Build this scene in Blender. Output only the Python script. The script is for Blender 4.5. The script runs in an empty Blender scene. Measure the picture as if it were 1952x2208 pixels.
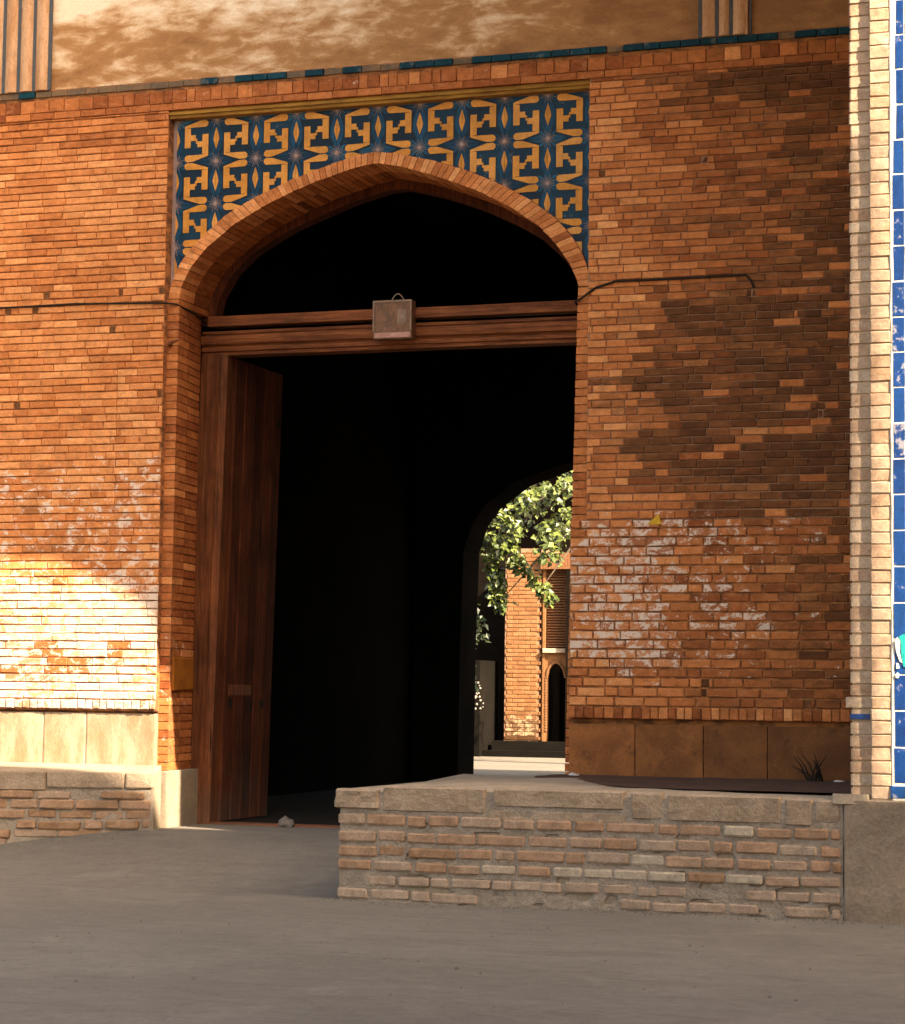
import bpy, math, random
from mathutils import Vector, Matrix, noise
from mathutils.geometry import tessellate_polygon

S = bpy.context.scene
COL = S.collection
rnd = random.Random(7)

# ------------------------------------------------------------------ camera
F_PX, PW, PH = 4890.0, 1952.0, 2208.0
yaw, pitch, roll = math.radians(18.294), math.radians(4.543), 0.012
fw = Vector((-math.sin(yaw) * math.cos(pitch), math.cos(yaw) * math.cos(pitch), math.sin(pitch)))
rt0 = Vector((math.cos(yaw), math.sin(yaw), 0.0))
up0 = rt0.cross(fw)
cr, sr = math.cos(roll), math.sin(roll)
CR = rt0 * cr + up0 * sr
CU = up0 * cr - rt0 * sr
CP = Vector((5.10, -15.428, 1.03))
cam = bpy.data.cameras.new('camera')
cam.sensor_fit = 'VERTICAL'
cam.sensor_height = 36.0
cam.lens = 36.0 * F_PX / PH
cam.clip_start, cam.clip_end = 0.1, 1500.0
co = bpy.data.objects.new('camera', cam)
COL.objects.link(co)
co.matrix_world = Matrix(((CR.x, CU.x, -fw.x, CP.x), (CR.y, CU.y, -fw.y, CP.y), (CR.z, CU.z, -fw.z, CP.z), (0, 0, 0, 1)))
S.camera = co


def project(p):
    q = Vector(p) - CP
    d = q.dot(fw)
    return (PW / 2 + F_PX * q.dot(CR) / d, PH / 2 - F_PX * q.dot(CU) / d)


# ------------------------------------------------------------------ light
AZ, EL = math.radians(64.0), math.radians(38.0)
SUN = Vector((math.sin(AZ) * math.cos(EL), -math.cos(AZ) * math.cos(EL), math.sin(EL)))
world = bpy.data.worlds.new('World')
S.world = world
world.use_nodes = True
wn = world.node_tree.nodes
sky = wn.new('ShaderNodeTexSky')
sky.sky_type = 'NISHITA'
sky.sun_disc = False
sky.sun_elevation = EL
sky.sun_rotation = math.atan2(SUN.x, SUN.y)
sky.air_density, sky.dust_density, sky.ozone_density = 1.0, 4.0, 0.6
world.node_tree.links.new(sky.outputs[0], wn['Background'].inputs[0])
wn['Background'].inputs[1].default_value = 0.10
sl = bpy.data.lights.new('sun', 'SUN')
sl.energy, sl.angle, sl.color = 3.9, math.radians(0.42), (1.0, 0.92, 0.83)
so = bpy.data.objects.new('sun', sl)
COL.objects.link(so)
so.location = (20, -10, 30)
so.rotation_euler = SUN.to_track_quat('Z', 'Y').to_euler()
vs = S.view_settings
vs.view_transform, vs.look, vs.gamma, vs.use_curve_mapping = 'Standard', 'None', 1.0, False
vs.exposure = 2.65
vs.use_white_balance = True
vs.white_balance_temperature = 7900
vs.white_balance_tint = 6.0
S.cycles.max_bounces = 6
S.cycles.use_denoising = True


# ------------------------------------------------------------------ mesh helpers
class MB:
    """collects polygons with a material slot and (tone, soot, salt) values"""

    def __init__(self):
        self.v, self.f, self.m, self.a = [], [], [], []

    def add(self, verts, faces, mat=0, attr=(0.5, 0.0, 0.0)):
        b = len(self.v)
        self.v += [Vector(p) for p in verts]
        self.a += [attr] * len(verts)
        for fc in faces:
            self.f.append([b + i for i in fc])
            self.m.append(mat)

    def merge(self, o):
        b = len(self.v)
        self.v += o.v
        self.a += o.a
        self.f += [[b + i for i in fc] for fc in o.f]
        self.m += o.m

    def box(self, x0, x1, y0, y1, z0, z1, mat=0, attr=(0.5, 0, 0)):
        v = [(x0, y0, z0), (x1, y0, z0), (x1, y1, z0), (x0, y1, z0), (x0, y0, z1), (x1, y0, z1), (x1, y1, z1), (x0, y1, z1)]
        self.add(v, [(0, 3, 2, 1), (4, 5, 6, 7), (0, 1, 5, 4), (1, 2, 6, 5), (2, 3, 7, 6), (3, 0, 4, 7)], mat, attr)


WP = {}


def build(name, mb, mats, parent=None, kind=None, smooth=False, origin=None, **props):
    if not isinstance(mats, (list, tuple)):
        mats = [mats]
    if origin is None:
        lo = Vector([min(p[i] for p in mb.v) for i in range(3)])
        hi = Vector([max(p[i] for p in mb.v) for i in range(3)])
        origin = (lo + hi) / 2
        if parent is None:
            origin.z = lo.z
    origin = Vector(origin)
    me = bpy.data.meshes.new(name)
    me.from_pydata([p - origin for p in mb.v], [], mb.f)
    for m in mats:
        me.materials.append(m)
    me.polygons.foreach_set('material_index', mb.m)
    if smooth:
        me.polygons.foreach_set('use_smooth', [True] * len(mb.f))
    for i, an in enumerate(('tone', 'soot', 'salt')):
        at = me.attributes.new(an, 'FLOAT', 'POINT')
        at.data.foreach_set('value', [float(t[i]) for t in mb.a])
    me.update()
    o = bpy.data.objects.new(name, me)
    COL.objects.link(o)
    if parent is not None:
        o.parent = parent
        o.location = origin - WP[parent.name]
    else:
        o.location = origin
    WP[o.name] = origin
    if kind:
        o['kind'] = kind
    for k, val in props.items():
        o[k] = val
    return o


def thing(name, label, cat, loc, group=None):
    o = bpy.data.objects.new(name, None)
    o.empty_display_size = 0.2
    COL.objects.link(o)
    o.location = loc
    WP[o.name] = Vector(loc)
    o['label'], o['category'] = label, cat
    if group:
        o['group'] = group
    return o


def wallmap(y):
    return lambda u, v, d: (u, y - d, v)


def xface(x):                      # a face looking towards +x, u runs along +y
    return lambda u, v, d: (x + d, u, v)


def brick(mb, M, u0, u1, v0, v1, depth=0.03, ch=0.004, jit=0.0015, push=0.0, attr=(0.5, 0, 0), mat=0, r=None):
    r = r or rnd
    g = lambda s: r.uniform(-s, s)
    tw = g(jit)
    P = []
    for (u, v) in ((u0, v0), (u1, v0), (u1, v1), (u0, v1)):
        P.append(M(u, v, -depth))
    o4, i4 = [], []
    for (u, v, su, sv) in ((u0, v0, 1, 1), (u1, v0, -1, 1), (u1, v1, -1, -1), (u0, v1, 1, -1)):
        a, b = g(jit), g(jit)
        o4.append(M(u + a, v + b, push - ch))
        c = ch * r.uniform(0.6, 1.8)
        i4.append(M(u + a + su * c, v + b + sv * c * 0.8, push + tw + g(jit)))
    P += o4 + i4
    mb.add(P, [(0, 1, 5, 4), (1, 2, 6, 5), (2, 3, 7, 6), (3, 0, 4, 7), (4, 5, 9, 8), (5, 6, 10, 9), (6, 7, 11, 10), (7, 4, 8, 11), (8, 9, 10, 11)], mat, attr)


def rough_brick(mb, M, u0, u1, v0, v1, depth=0.05, rnd_=0.012, amp=0.006, push=0.0, attr=(0.5, 0, 0), mat=0, nx=5, nz=3, seed=0.0, edge=0.008):
    """weathered block with a rounded, uneven outline and face"""
    P, idx = [], {}
    lu, lv = u1 - u0, v1 - v0
    eu, ev = min(0.2, 0.011 / lu), min(0.3, 0.010 / lv)
    pu = lambda i: 0.0 if i == 0 else 1.0 if i == nx else eu + (1 - 2 * eu) * (i - 1) / max(1, nx - 2)
    pv = lambda j: 0.0 if j == 0 else 1.0 if j == nz else ev + (1 - 2 * ev) * (j - 1) / max(1, nz - 2)
    for j in range(nz + 1):
        for i in range(nx + 1):
            a, b = pu(i), pv(j)
            u, v = u0 + lu * a, v0 + lv * b
            n = noise.noise(Vector((u * 9 + seed, v * 11, seed * 3.1)))
            n2 = noise.noise(Vector((u * 23 + seed, v * 27 + 5, seed)))
            n3 = noise.noise(Vector((u * 14 - seed, v * 17 + 9, seed + 4)))
            ex = (i in (0, nx)) + (j in (0, nz))
            d = push + amp * n + amp * 0.6 * n2 - (rnd_ if ex == 1 else rnd_ * 1.7 if ex == 2 else 0)
            if i in (0, nx):
                u += (edge * n3 + (0.004 if ex == 2 else 0)) * (1 if i == 0 else -1)
            if j in (0, nz):
                v += (edge * 0.8 * n + (0.004 if ex == 2 else 0)) * (1 if j == 0 else -1)
            idx[(i, j)] = len(P)
            P.append(M(u, v, d))
    fs = [(idx[(i, j)], idx[(i + 1, j)], idx[(i + 1, j + 1)], idx[(i, j + 1)]) for j in range(nz) for i in range(nx)]
    ring = [(i, 0) for i in range(nx)] + [(nx, j) for j in range(nz)] + [(i, nz) for i in range(nx, 0, -1)] + [(0, j) for j in range(nz, 0, -1)]
    base = {}
    for (i, j) in ring:
        a, b = pu(i), pv(j)
        base[(i, j)] = len(P)
        P.append(M(u0 + lu * a, v0 + lv * b, -depth))
    for k in range(len(ring)):
        p, q = ring[k], ring[(k + 1) % len(ring)]
        fs.append((idx[p], base[p], base[q], idx[q]))
    mb.add(P, fs, mat, attr)


def tube(mb, pts, rad, n=8, mat=0, caps=True):
    pts = [Vector(p) for p in pts]
    rads = rad if isinstance(rad, (list, tuple)) else [rad] * len(pts)
    V, Fc = [], []
    for k, p in enumerate(pts):
        t = (pts[min(k + 1, len(pts) - 1)] - pts[max(k - 1, 0)]).normalized()
        a = t.cross(Vector((0.13, 0.21, 1.0)))
        a = a.normalized() if a.length > 1e-3 else Vector((1, 0, 0))
        b = t.cross(a)
        for i in range(n):
            th = 2 * math.pi * i / n
            V.append(p + (a * math.cos(th) + b * math.sin(th)) * rads[k])
    for k in range(len(pts) - 1):
        for i in range(n):
            j = (i + 1) % n
            Fc.append((k * n + i, k * n + j, (k + 1) * n + j, (k + 1) * n + i))
    if caps:
        Fc.append(tuple(range(n - 1, -1, -1)))
        Fc.append(tuple((len(pts) - 1) * n + i for i in range(n)))
    mb.add(V, Fc, mat)


def interp(tab, x):
    if x <= tab[0][0]:
        return tab[0][1]
    for (a, b), (c, d) in zip(tab, tab[1:]):
        if x <= c:
            return b + (d - b) * (x - a) / (c - a)
    return tab[-1][1]


def sstep(a, b, x):
    t = max(0.0, min(1.0, (x - a) / (b - a)))
    return t * t * (3 - 2 * t)


def nz(x, y, z=0.0):
    return noise.noise(Vector((x, y, z)))


# ------------------------------------------------------------------ materials
class Nodes:
    def __init__(self, name):
        self.mat = bpy.data.materials.new(name)
        self.mat.use_nodes = True
        self.t = self.mat.node_tree
        self.n = self.t.nodes
        self.b = self.n['Principled BSDF']
        self.b.inputs['Specular IOR Level'].default_value = 0.25

    def new(self, kind, **kw):
        nd = self.n.new(kind)
        for k, val in kw.items():
            setattr(nd, k, val)
        return nd

    def link(self, a, b):
        self.t.links.new(a, b)

    def val(self, sock, v):
        if hasattr(v, 'is_output'):
            self.link(v, sock)
        else:
            sock.default_value = v

    def attr(self, name):
        return self.new('ShaderNodeAttribute', attribute_name=name).outputs['Fac']

    def pos(self, scale=(1, 1, 1)):
        g = self.new('ShaderNodeNewGeometry')
        m = self.new('ShaderNodeMapping')
        m.inputs['Scale'].default_value = scale
        self.link(g.outputs['Position'], m.inputs['Vector'])
        return m.outputs[0]

    def noise(self, vec, scale, detail=4.0, rough=0.6, dist=0.0):
        nd = self.new('ShaderNodeTexNoise')
        self.link(vec, nd.inputs['Vector'])
        nd.inputs['Scale'].default_value = scale
        nd.inputs['Detail'].default_value = detail
        nd.inputs['Roughness'].default_value = rough
        nd.inputs['Distortion'].default_value = dist
        return nd.outputs['Fac']

    def math(self, op, a, b=0.0, clamp=False):
        nd = self.new('ShaderNodeMath', operation=op)
        nd.use_clamp = clamp
        self.val(nd.inputs[0], a)
        self.val(nd.inputs[1], b)
        return nd.outputs[0]

    def smooth(self, x, a, b):
        nd = self.new('ShaderNodeMapRange', interpolation_type='SMOOTHSTEP')
        self.val(nd.inputs[0], x)
        self.val(nd.inputs[1], a)
        self.val(nd.inputs[2], b)
        return nd.outputs[0]

    def ramp(self, fac, stops):
        nd = self.new('ShaderNodeValToRGB')
        el = nd.color_ramp.elements
        while len(el) < len(stops):
            el.new(0.5)
        for e, (p, c) in zip(el, stops):
            e.position = p
            e.color = (*c, 1)
        self.link(fac, nd.inputs[0])
        return nd.outputs[0]

    def mix(self, fac, a, b, mode='MIX'):
        nd = self.new('ShaderNodeMix', data_type='RGBA', blend_type=mode)
        self.val(nd.inputs[0], fac)
        for s, c in ((nd.inputs[6], a), (nd.inputs[7], b)):
            if isinstance(c, tuple):
                s.default_value = (*c, 1)
            else:
                self.link(c, s)
        return nd.outputs[2]

    def gray(self, f, lo, hi):
        m = self.new('ShaderNodeMapRange')
        self.link(f, m.inputs[0])
        m.inputs[1].default_value, m.inputs[2].default_value = 0.25, 0.75
        m.inputs[3].default_value, m.inputs[4].default_value = lo, hi
        return m.outputs[0]

    def bump(self, h, strength=0.4, dist=0.01):
        b = self.new('ShaderNodeBump')
        b.inputs['Strength'].default_value = strength
        b.inputs['Distance'].default_value = dist
        self.link(h, b.inputs['Height'])
        self.link(b.outputs[0], self.b.inputs['Normal'])

    def done(self, color, rough=0.9):
        self.val(self.b.inputs['Base Color'], color if not isinstance(color, tuple) else (*color, 1))
        self.val(self.b.inputs['Roughness'], rough)
        return self.mat


def brick_material(name, stops, saltc=(0.64, 0.475, 0.365), sootc=(0.050, 0.022, 0.010), grain=0.72, saltscale=9.0, dust=(0.55, 0.235, 0.105)):
    k = Nodes(name)
    p = k.pos()
    k.b.inputs['Specular IOR Level'].default_value = 0.12
    c = k.ramp(k.attr('tone'), stops)
    n1 = k.noise(p, 7.0, 5, 0.65)
    n2 = k.noise(p, 90.0, 4, 0.7)
    n3 = k.noise(p, 26.0, 4, 0.6)
    c = k.mix(1.0, c, k.gray(n1, 0.75, 1.25), 'MULTIPLY')
    c = k.mix(1.0, c, k.gray(n2, grain, 2 - grain), 'MULTIPLY')
    c = k.mix(1.0, c, k.gray(n3, 0.82, 1.18), 'MULTIPLY')
    n4 = k.noise(k.pos((1.0, 1.0, 2.6)), 4.5, 7, 0.72, 0.8)
    n5 = k.noise(k.pos((1.0, 1.0, 1.7)), 13.0, 6, 0.7, 0.5)
    c = k.mix(k.math('MULTIPLY', k.smooth(n5, 0.50, 0.68), 0.35), c, dust)
    c = k.mix(k.math('MULTIPLY', k.smooth(n5, 0.48, 0.32), 0.45), c, k.mix(0.55, c, sootc))
    sa0 = k.attr('soot')
    soot = k.smooth(k.math('ADD', k.math('ADD', k.math('MULTIPLY', n4, 0.9), k.math('MULTIPLY', n5, 0.35)), k.math('MULTIPLY', sa0, 0.75)), 0.74, 1.42)
    soot = k.math('MULTIPLY', soot, k.smooth(sa0, 0.02, 0.30), True)
    c = k.mix(k.math('MULTIPLY', soot, k.gray(n5, 0.98, 0.72)), c, sootc)
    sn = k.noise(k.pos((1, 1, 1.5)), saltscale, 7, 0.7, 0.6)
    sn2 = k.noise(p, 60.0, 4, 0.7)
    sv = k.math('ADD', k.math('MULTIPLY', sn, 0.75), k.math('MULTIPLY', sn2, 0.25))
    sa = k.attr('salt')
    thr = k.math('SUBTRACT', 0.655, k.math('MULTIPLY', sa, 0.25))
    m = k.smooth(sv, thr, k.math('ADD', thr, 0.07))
    sun_veil = k.math('MULTIPLY', k.smooth(sa, 0.62, 1.15), k.gray(sn, 0.70, 1.0), True)  # wash that puts the paleness of the sun patch into the brick colour
    m = k.math('MAXIMUM', k.math('MULTIPLY', m, 0.92), k.math('MULTIPLY', sun_veil, 0.8))
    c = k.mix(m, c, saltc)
    k.bump(k.math('ADD', k.math('MULTIPLY', n2, 0.5), n3), 0.5, 0.006)
    return k.done(c, 0.92)


def speckle_material(name, a, b, dark=(0.1, 0.08, 0.06), s1=4.0, s2=60.0, bump=0.4, bd=0.008, streak=(1, 1, 1), rough=0.92, darkamt=0.3, spec=0.25):
    k = Nodes(name)
    k.b.inputs['Specular IOR Level'].default_value = spec
    p = k.pos(streak)
    n1, n2, n3 = k.noise(p, s1, 6, 0.65, 0.4), k.noise(p, s2, 5, 0.7), k.noise(p, s1 * 4.3, 5, 0.6)
    c = k.mix(k.smooth(n1, 0.35, 0.65), a, b)
    c = k.mix(1.0, c, k.gray(n2, 0.75, 1.25), 'MULTIPLY')
    c = k.mix(k.math('MULTIPLY', k.smooth(n3, 0.55, 0.75), darkamt), c, dark)
    soot = k.math('MULTIPLY', k.attr('soot'), 1.0, True)
    c = k.mix(soot, c, (0.050, 0.019, 0.008))
    k.bump(k.math('ADD', k.math('MULTIPLY', n2, 0.4), n3), bump, bd)
    return k.done(c, rough)


ORANGE = [(0.0, (0.14, 0.035, 0.012)), (0.35, (0.29, 0.078, 0.024)), (0.7, (0.50, 0.160, 0.050)), (1.0, (0.66, 0.265, 0.098))]
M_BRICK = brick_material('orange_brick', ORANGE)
M_BUFF = brick_material('buff_brick', [(0.0, (0.29, 0.160, 0.090)), (0.5, (0.38, 0.240, 0.155)), (1.0, (0.42, 0.31, 0.215))], saltc=(0.45, 0.36, 0.28), dust=(0.44, 0.33, 0.23))
M_OLD = brick_material('dusty_brick', [(0.0, (0.22, 0.118, 0.063)), (0.4, (0.29, 0.165, 0.098)), (0.75, (0.30, 0.198, 0.135)), (1.0, (0.34, 0.265, 0.19))], saltc=(0.25, 0.195, 0.145), saltscale=14, dust=(0.30, 0.21, 0.15))
M_MORTAR = speckle_material('brown_mortar', (0.13, 0.052, 0.022), (0.40, 0.145, 0.048), s1=9, bump=0.5, streak=(1, 1, 2), darkamt=0.5)
M_POINT = speckle_material('pink_mortar', (0.30, 0.155, 0.095), (0.24, 0.115, 0.06), s1=5, bump=0.5)
M_DUSTM = speckle_material('dusty_mortar', (0.28, 0.215, 0.160), (0.23, 0.175, 0.128), s1=6, bump=0.9, bd=0.02, darkamt=0.4)
M_BUFFM = speckle_material('pale_mortar', (0.40, 0.27, 0.16), (0.50, 0.36, 0.24), s1=8)
M_SLAB = speckle_material('dado_stone', (0.32, 0.112, 0.032), (0.19, 0.064, 0.020), (0.05, 0.02, 0.010), s1=3.0, bump=0.3, darkamt=0.6)
M_PALESLAB = speckle_material('bleached_stone', (0.40, 0.28, 0.185), (0.29, 0.175, 0.095), (0.22, 0.115, 0.05), s1=3.0, bump=0.3, streak=(2.2, 2.2, 0.7))
M_COPING = speckle_material('coping_stone', (0.31, 0.218, 0.148), (0.24, 0.165, 0.108), s1=5, bump=0.9, bd=0.015)
M_WALLPLASTER = speckle_material('grey_stone', (0.25, 0.180, 0.125), (0.19, 0.137, 0.095), (0.11, 0.098, 0.09), s1=2.2, s2=45, bump=1.0, bd=0.012)
M_DUST = speckle_material('dusty_top', (0.30, 0.225, 0.155), (0.23, 0.17, 0.115), s1=3, bump=0.5)
M_WHITE = speckle_material('white_plaster', (0.72, 0.64, 0.52), (0.62, 0.52, 0.40), (0.45, 0.35, 0.25), s1=10, bump=0.6)
M_SHADEWALL = speckle_material('shade_black_plaster', (0.010, 0.008, 0.0065), (0.007, 0.006, 0.005), (0.005, 0.004, 0.004), s1=1.5, spec=0.0, rough=1.0)  # near black, so the shade of passage and courtyard sits in the colour
M_SHADEBLACK = speckle_material('shade_black', (0.010, 0.007, 0.005), (0.007, 0.005, 0.004), (0.005, 0.005, 0.005), spec=0.0, rough=1.0)  # near-black colour standing in for shade
M_SHADEFLOOR = speckle_material('shade_dark_floor', (0.022, 0.016, 0.012), (0.016, 0.012, 0.009), (0.01, 0.008, 0.006), spec=0.05)  # dark colour standing in for the shade on the passage floor
M_SOIL = speckle_material('red_brown_soil', (0.072, 0.032, 0.018), (0.048, 0.022, 0.013), (0.10, 0.06, 0.045), s1=5, bump=0.8)
M_WIRE = speckle_material('black_cable', (0.02, 0.014, 0.01), (0.03, 0.02, 0.014), rough=0.8, spec=0.05)
M_IRON = speckle_material('rusty_metal', (0.21, 0.095, 0.05), (0.12, 0.06, 0.034), (0.05, 0.028, 0.018), s1=14, s2=90, rough=0.7, darkamt=0.8)
M_STEEL = speckle_material('worn_steel', (0.27, 0.17, 0.11), (0.18, 0.105, 0.065), s1=12, rough=0.6)
M_PINKPAINT = speckle_material('faded_pink_paint', (0.46, 0.235, 0.175), (0.36, 0.17, 0.12), s1=12)
M_ORANGEPATCH = speckle_material('ochre_render', (0.36, 0.115, 0.010), (0.28, 0.085, 0.008), s1=5)
M_OCHRE = speckle_material('ochre_moulding', (0.36, 0.17, 0.03), (0.20, 0.085, 0.018), (0.10, 0.04, 0.012), s1=4, streak=(1, 4, 6), darkamt=0.5)
M_STONE = speckle_material('pebble_stone', (0.15, 0.12, 0.095), (0.11, 0.088, 0.07))
M_YELLOW = speckle_material('yellow_paint', (0.62, 0.33, 0.03), (0.5, 0.27, 0.02))
M_LITTER = speckle_material('crumpled_paper', (0.6, 0.5, 0.45), (0.4, 0.33, 0.3), (0.1, 0.09, 0.09), s1=30)


def wood_material(name, a, b, axis, rough=0.7, spec=0.15):
    k = Nodes(name)
    k.b.inputs['Specular IOR Level'].default_value = spec
    sc = {'z': (34, 34, 1.6), 'x': (1.6, 34, 34)}[axis]
    p = k.pos(sc)
    p1 = k.pos()
    n1 = k.noise(p, 1.0, 6, 0.7, 0.8)
    n2 = k.noise(p, 4.0, 4, 0.7)
    n3 = k.noise(p1, 2.2, 5, 0.65, 0.5)
    c = k.mix(k.smooth(n1, 0.32, 0.68), a, b)
    c = k.mix(1.0, c, k.gray(n2, 0.55, 1.4), 'MULTIPLY')
    c = k.mix(1.0, c, k.gray(n3, 0.5, 1.4), 'MULTIPLY')
    c = k.mix(1.0, c, k.gray(k.attr('tone'), 0.72, 1.28), 'MULTIPLY')
    crack = k.smooth(k.noise(k.pos(tuple(s * 0.7 for s in sc)), 1.0, 3, 0.5), 0.64, 0.70)
    c = k.mix(crack, c, (0.012, 0.006, 0.004))
    g = k.new('ShaderNodeNewGeometry')
    sx = k.new('ShaderNodeSeparateXYZ')
    k.link(g.outputs['Position'], sx.inputs[0])
    low = k.math('SUBTRACT', k.math('ADD', sx.outputs['Z'], k.math('MULTIPLY', n3, 0.9)), 0.45)
    dusty = k.math('MULTIPLY', k.smooth(k.math('MULTIPLY', low, -1.0), -0.5, 0.5), 0.55)
    c = k.mix(dusty, c, (0.17, 0.12, 0.09))
    k.bump(k.math('ADD', n2, n1), 0.55, 0.006)
    return k.done(c, rough)


M_WOODV = wood_material('dark_wood_upright', (0.085, 0.023, 0.009), (0.20, 0.062, 0.020), 'z')
M_WOODD = wood_material('door_wood', (0.045, 0.012, 0.006), (0.115, 0.030, 0.011), 'z', 0.85, 0.08)
M_WOODH = wood_material('dark_wood_beam', (0.10, 0.026, 0.010), (0.25, 0.076, 0.024), 'x')


def mural_material():
    k = Nodes('faded_plaster')
    p = k.pos((1.0, 1.0, 2.3))
    n1 = k.noise(p, 1.5, 6, 0.58, 0.5)
    n2 = k.noise(k.pos((1.5, 1, 4.2)), 3.2, 5, 0.6, 0.4)
    n3 = k.noise(k.pos(), 120.0, 4, 0.7)
    g = k.new('ShaderNodeNewGeometry')
    sx = k.new('ShaderNodeSeparateXYZ')
    k.link(g.outputs['Position'], sx.inputs[0])
    up = k.math('MULTIPLY', k.smooth(sx.outputs['Z'], 5.85, 6.6), 0.20)
    lf = k.math('MULTIPLY', k.smooth(sx.outputs['X'], 0.2, 2.2), -0.10)
    f = k.math('ADD', k.math('ADD', k.math('MULTIPLY', n1, 0.62), k.math('MULTIPLY', n2, 0.38)), k.math('ADD', up, lf))
    c = k.ramp(f, [(0.37, (0.25, 0.108, 0.040)), (0.50, (0.36, 0.168, 0.066)), (0.57, (0.55, 0.33, 0.18)), (0.67, (0.74, 0.56, 0.39))])
    c = k.mix(1.0, c, k.gray(n3, 0.8, 1.2), 'MULTIPLY')
    k.bump(k.math('ADD', n3, n2), 0.15, 0.003)
    return k.done(c, 0.95)


M_MURAL = mural_material()
M_PILAST = speckle_material('pilaster_plaster', (0.52, 0.285, 0.155), (0.39, 0.185, 0.085), (0.17, 0.075, 0.035), s1=5, streak=(3, 3, 0.8), darkamt=0.6)
M_BLUELINE = speckle_material('faded_blue_paint', (0.055, 0.065, 0.075), (0.085, 0.075, 0.07), s1=9)


def glaze(name, stops, rough=0.28, crackle=(0.4, 0.3, 0.22), amt=0.35, spec=0.15):
    k = Nodes(name)
    p = k.pos()
    c = k.ramp(k.attr('tone'), stops)
    n1, n2 = k.noise(p, 14.0, 5, 0.7), k.noise(p, 55.0, 4, 0.7)
    c = k.mix(1.0, c, k.gray(n1, 0.7, 1.3), 'MULTIPLY')
    c = k.mix(1.0, c, k.gray(n2, 0.8, 1.2), 'MULTIPLY')
    w = k.math('MULTIPLY', k.smooth(k.math('ADD', n1, k.math('MULTIPLY', k.attr('salt'), 0.16)), 0.66, 0.74), amt, True)
    c = k.mix(w, c, crackle)
    k.b.inputs['Specular IOR Level'].default_value = spec
    k.bump(n2, 0.15, 0.003)
    return k.done(c, rough)


M_BLUE = glaze('cobalt_glaze', [(0.0, (0.001, 0.017, 0.085)), (0.6, (0.002, 0.034, 0.145)), (1.0, (0.007, 0.068, 0.19))], 0.30, (0.5, 0.42, 0.36), 0.45, 0.3)
M_TEAL = glaze('dark_teal_glaze', [(0.0, (0.006, 0.022, 0.028)), (0.5, (0.003, 0.034, 0.048)), (1.0, (0.02, 0.06, 0.07))], 0.5, amt=0.15, spec=0.08)
M_NAVY = glaze('navy_glaze', [(0.0, (0.004, 0.010, 0.016)), (0.5, (0.002, 0.016, 0.032)), (1.0, (0.003, 0.030, 0.052))], 0.42, amt=0.25)
M_MID = glaze('mid_blue_glaze', [(0.0, (0.003, 0.018, 0.036)), (0.5, (0.003, 0.042, 0.082)), (1.0, (0.020, 0.095, 0.140))], 0.42, amt=0.3)
M_GOLD = glaze('yellow_glaze', [(0.0, (0.47, 0.165, 0.022)), (0.5, (0.55, 0.21, 0.035)), (1.0, (0.60, 0.25, 0.06))], 0.5, (0.35, 0.16, 0.05), 0.4)
M_LINE = speckle_material('pale_grout', (0.36, 0.21, 0.155), (0.28, 0.19, 0.17), s1=20)
M_WORN = speckle_material('worn_bedding', (0.19, 0.105, 0.052), (0.11, 0.075, 0.050), (0.03, 0.045, 0.05), s1=9, darkamt=0.6)
M_TURQ = glaze('turquoise_glaze', [(0.0, (0.0, 0.25, 0.24)), (1.0, (0.01, 0.32, 0.28))], 0.22)


def ground_material():
    k = Nodes('dusty_paving')
    p = k.pos()
    ps = k.pos((0.45, 2.6, 1.0))
    n1, n2, n3 = k.noise(p, 0.55, 6, 0.6, 0.6), k.noise(p, 70, 5, 0.75), k.noise(ps, 2.6, 6, 0.65, 0.7)
    n4 = k.noise(p, 9.0, 5, 0.65)
    c = k.mix(k.smooth(n1, 0.35, 0.65), (0.125, 0.103, 0.081), (0.152, 0.126, 0.100))
    c = k.mix(k.math('MULTIPLY', k.smooth(n3, 0.50, 0.66), 0.40), c, (0.098, 0.077, 0.062))
    c = k.mix(1.0, c, k.gray(n2, 0.84, 1.16), 'MULTIPLY')
    c = k.mix(1.0, c, k.gray(n4, 0.88, 1.12), 'MULTIPLY')
    n6 = k.noise(p, 26.0, 6, 0.75)
    c = k.mix(1.0, c, k.gray(n6, 0.86, 1.14), 'MULTIPLY')
    c = k.mix(k.math('MULTIPLY', k.smooth(k.noise(p, 1.3, 7, 0.7, 1.0), 0.56, 0.66), 0.30), c, (0.20, 0.165, 0.13))
    vor = k.new('ShaderNodeTexVoronoi', feature='DISTANCE_TO_EDGE')
    vor.inputs['Scale'].default_value = 0.55
    wv = k.new('ShaderNodeVectorMath', operation='ADD')
    wn_ = k.new('ShaderNodeTexNoise')
    wn_.inputs['Scale'].default_value = 1.6
    wn_.inputs['Detail'].default_value = 6
    k.link(p, wn_.inputs['Vector'])
    k.link(p, wv.inputs[0])
    k.link(wn_.outputs['Color'], wv.inputs[1])
    k.link(wv.outputs[0], vor.inputs['Vector'])
    crk = k.math('MULTIPLY', k.smooth(vor.outputs['Distance'], 0.010, 0.002), k.smooth(n1, 0.45, 0.6))
    c = k.mix(k.math('MULTIPLY', crk, 0.10), c, (0.055, 0.045, 0.036))
    k.bump(k.math('ADD', k.math('MULTIPLY', n2, 0.25), k.math('ADD', k.math('ADD', n4, n6), n3)), 0.6, 0.012)
    return k.done(c, 0.95)


M_GROUND = ground_material()


def leaf_material(name, a, b):
    k = Nodes(name)
    n = k.noise(k.pos(), 6.0, 3)
    c = k.mix(k.math('ADD', k.math('MULTIPLY', k.attr('tone'), 0.8), k.math('MULTIPLY', n, 0.2)), a, b)
    k.b.inputs['Specular IOR Level'].default_value = 0.5
    return k.done(c, 0.42)


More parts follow.
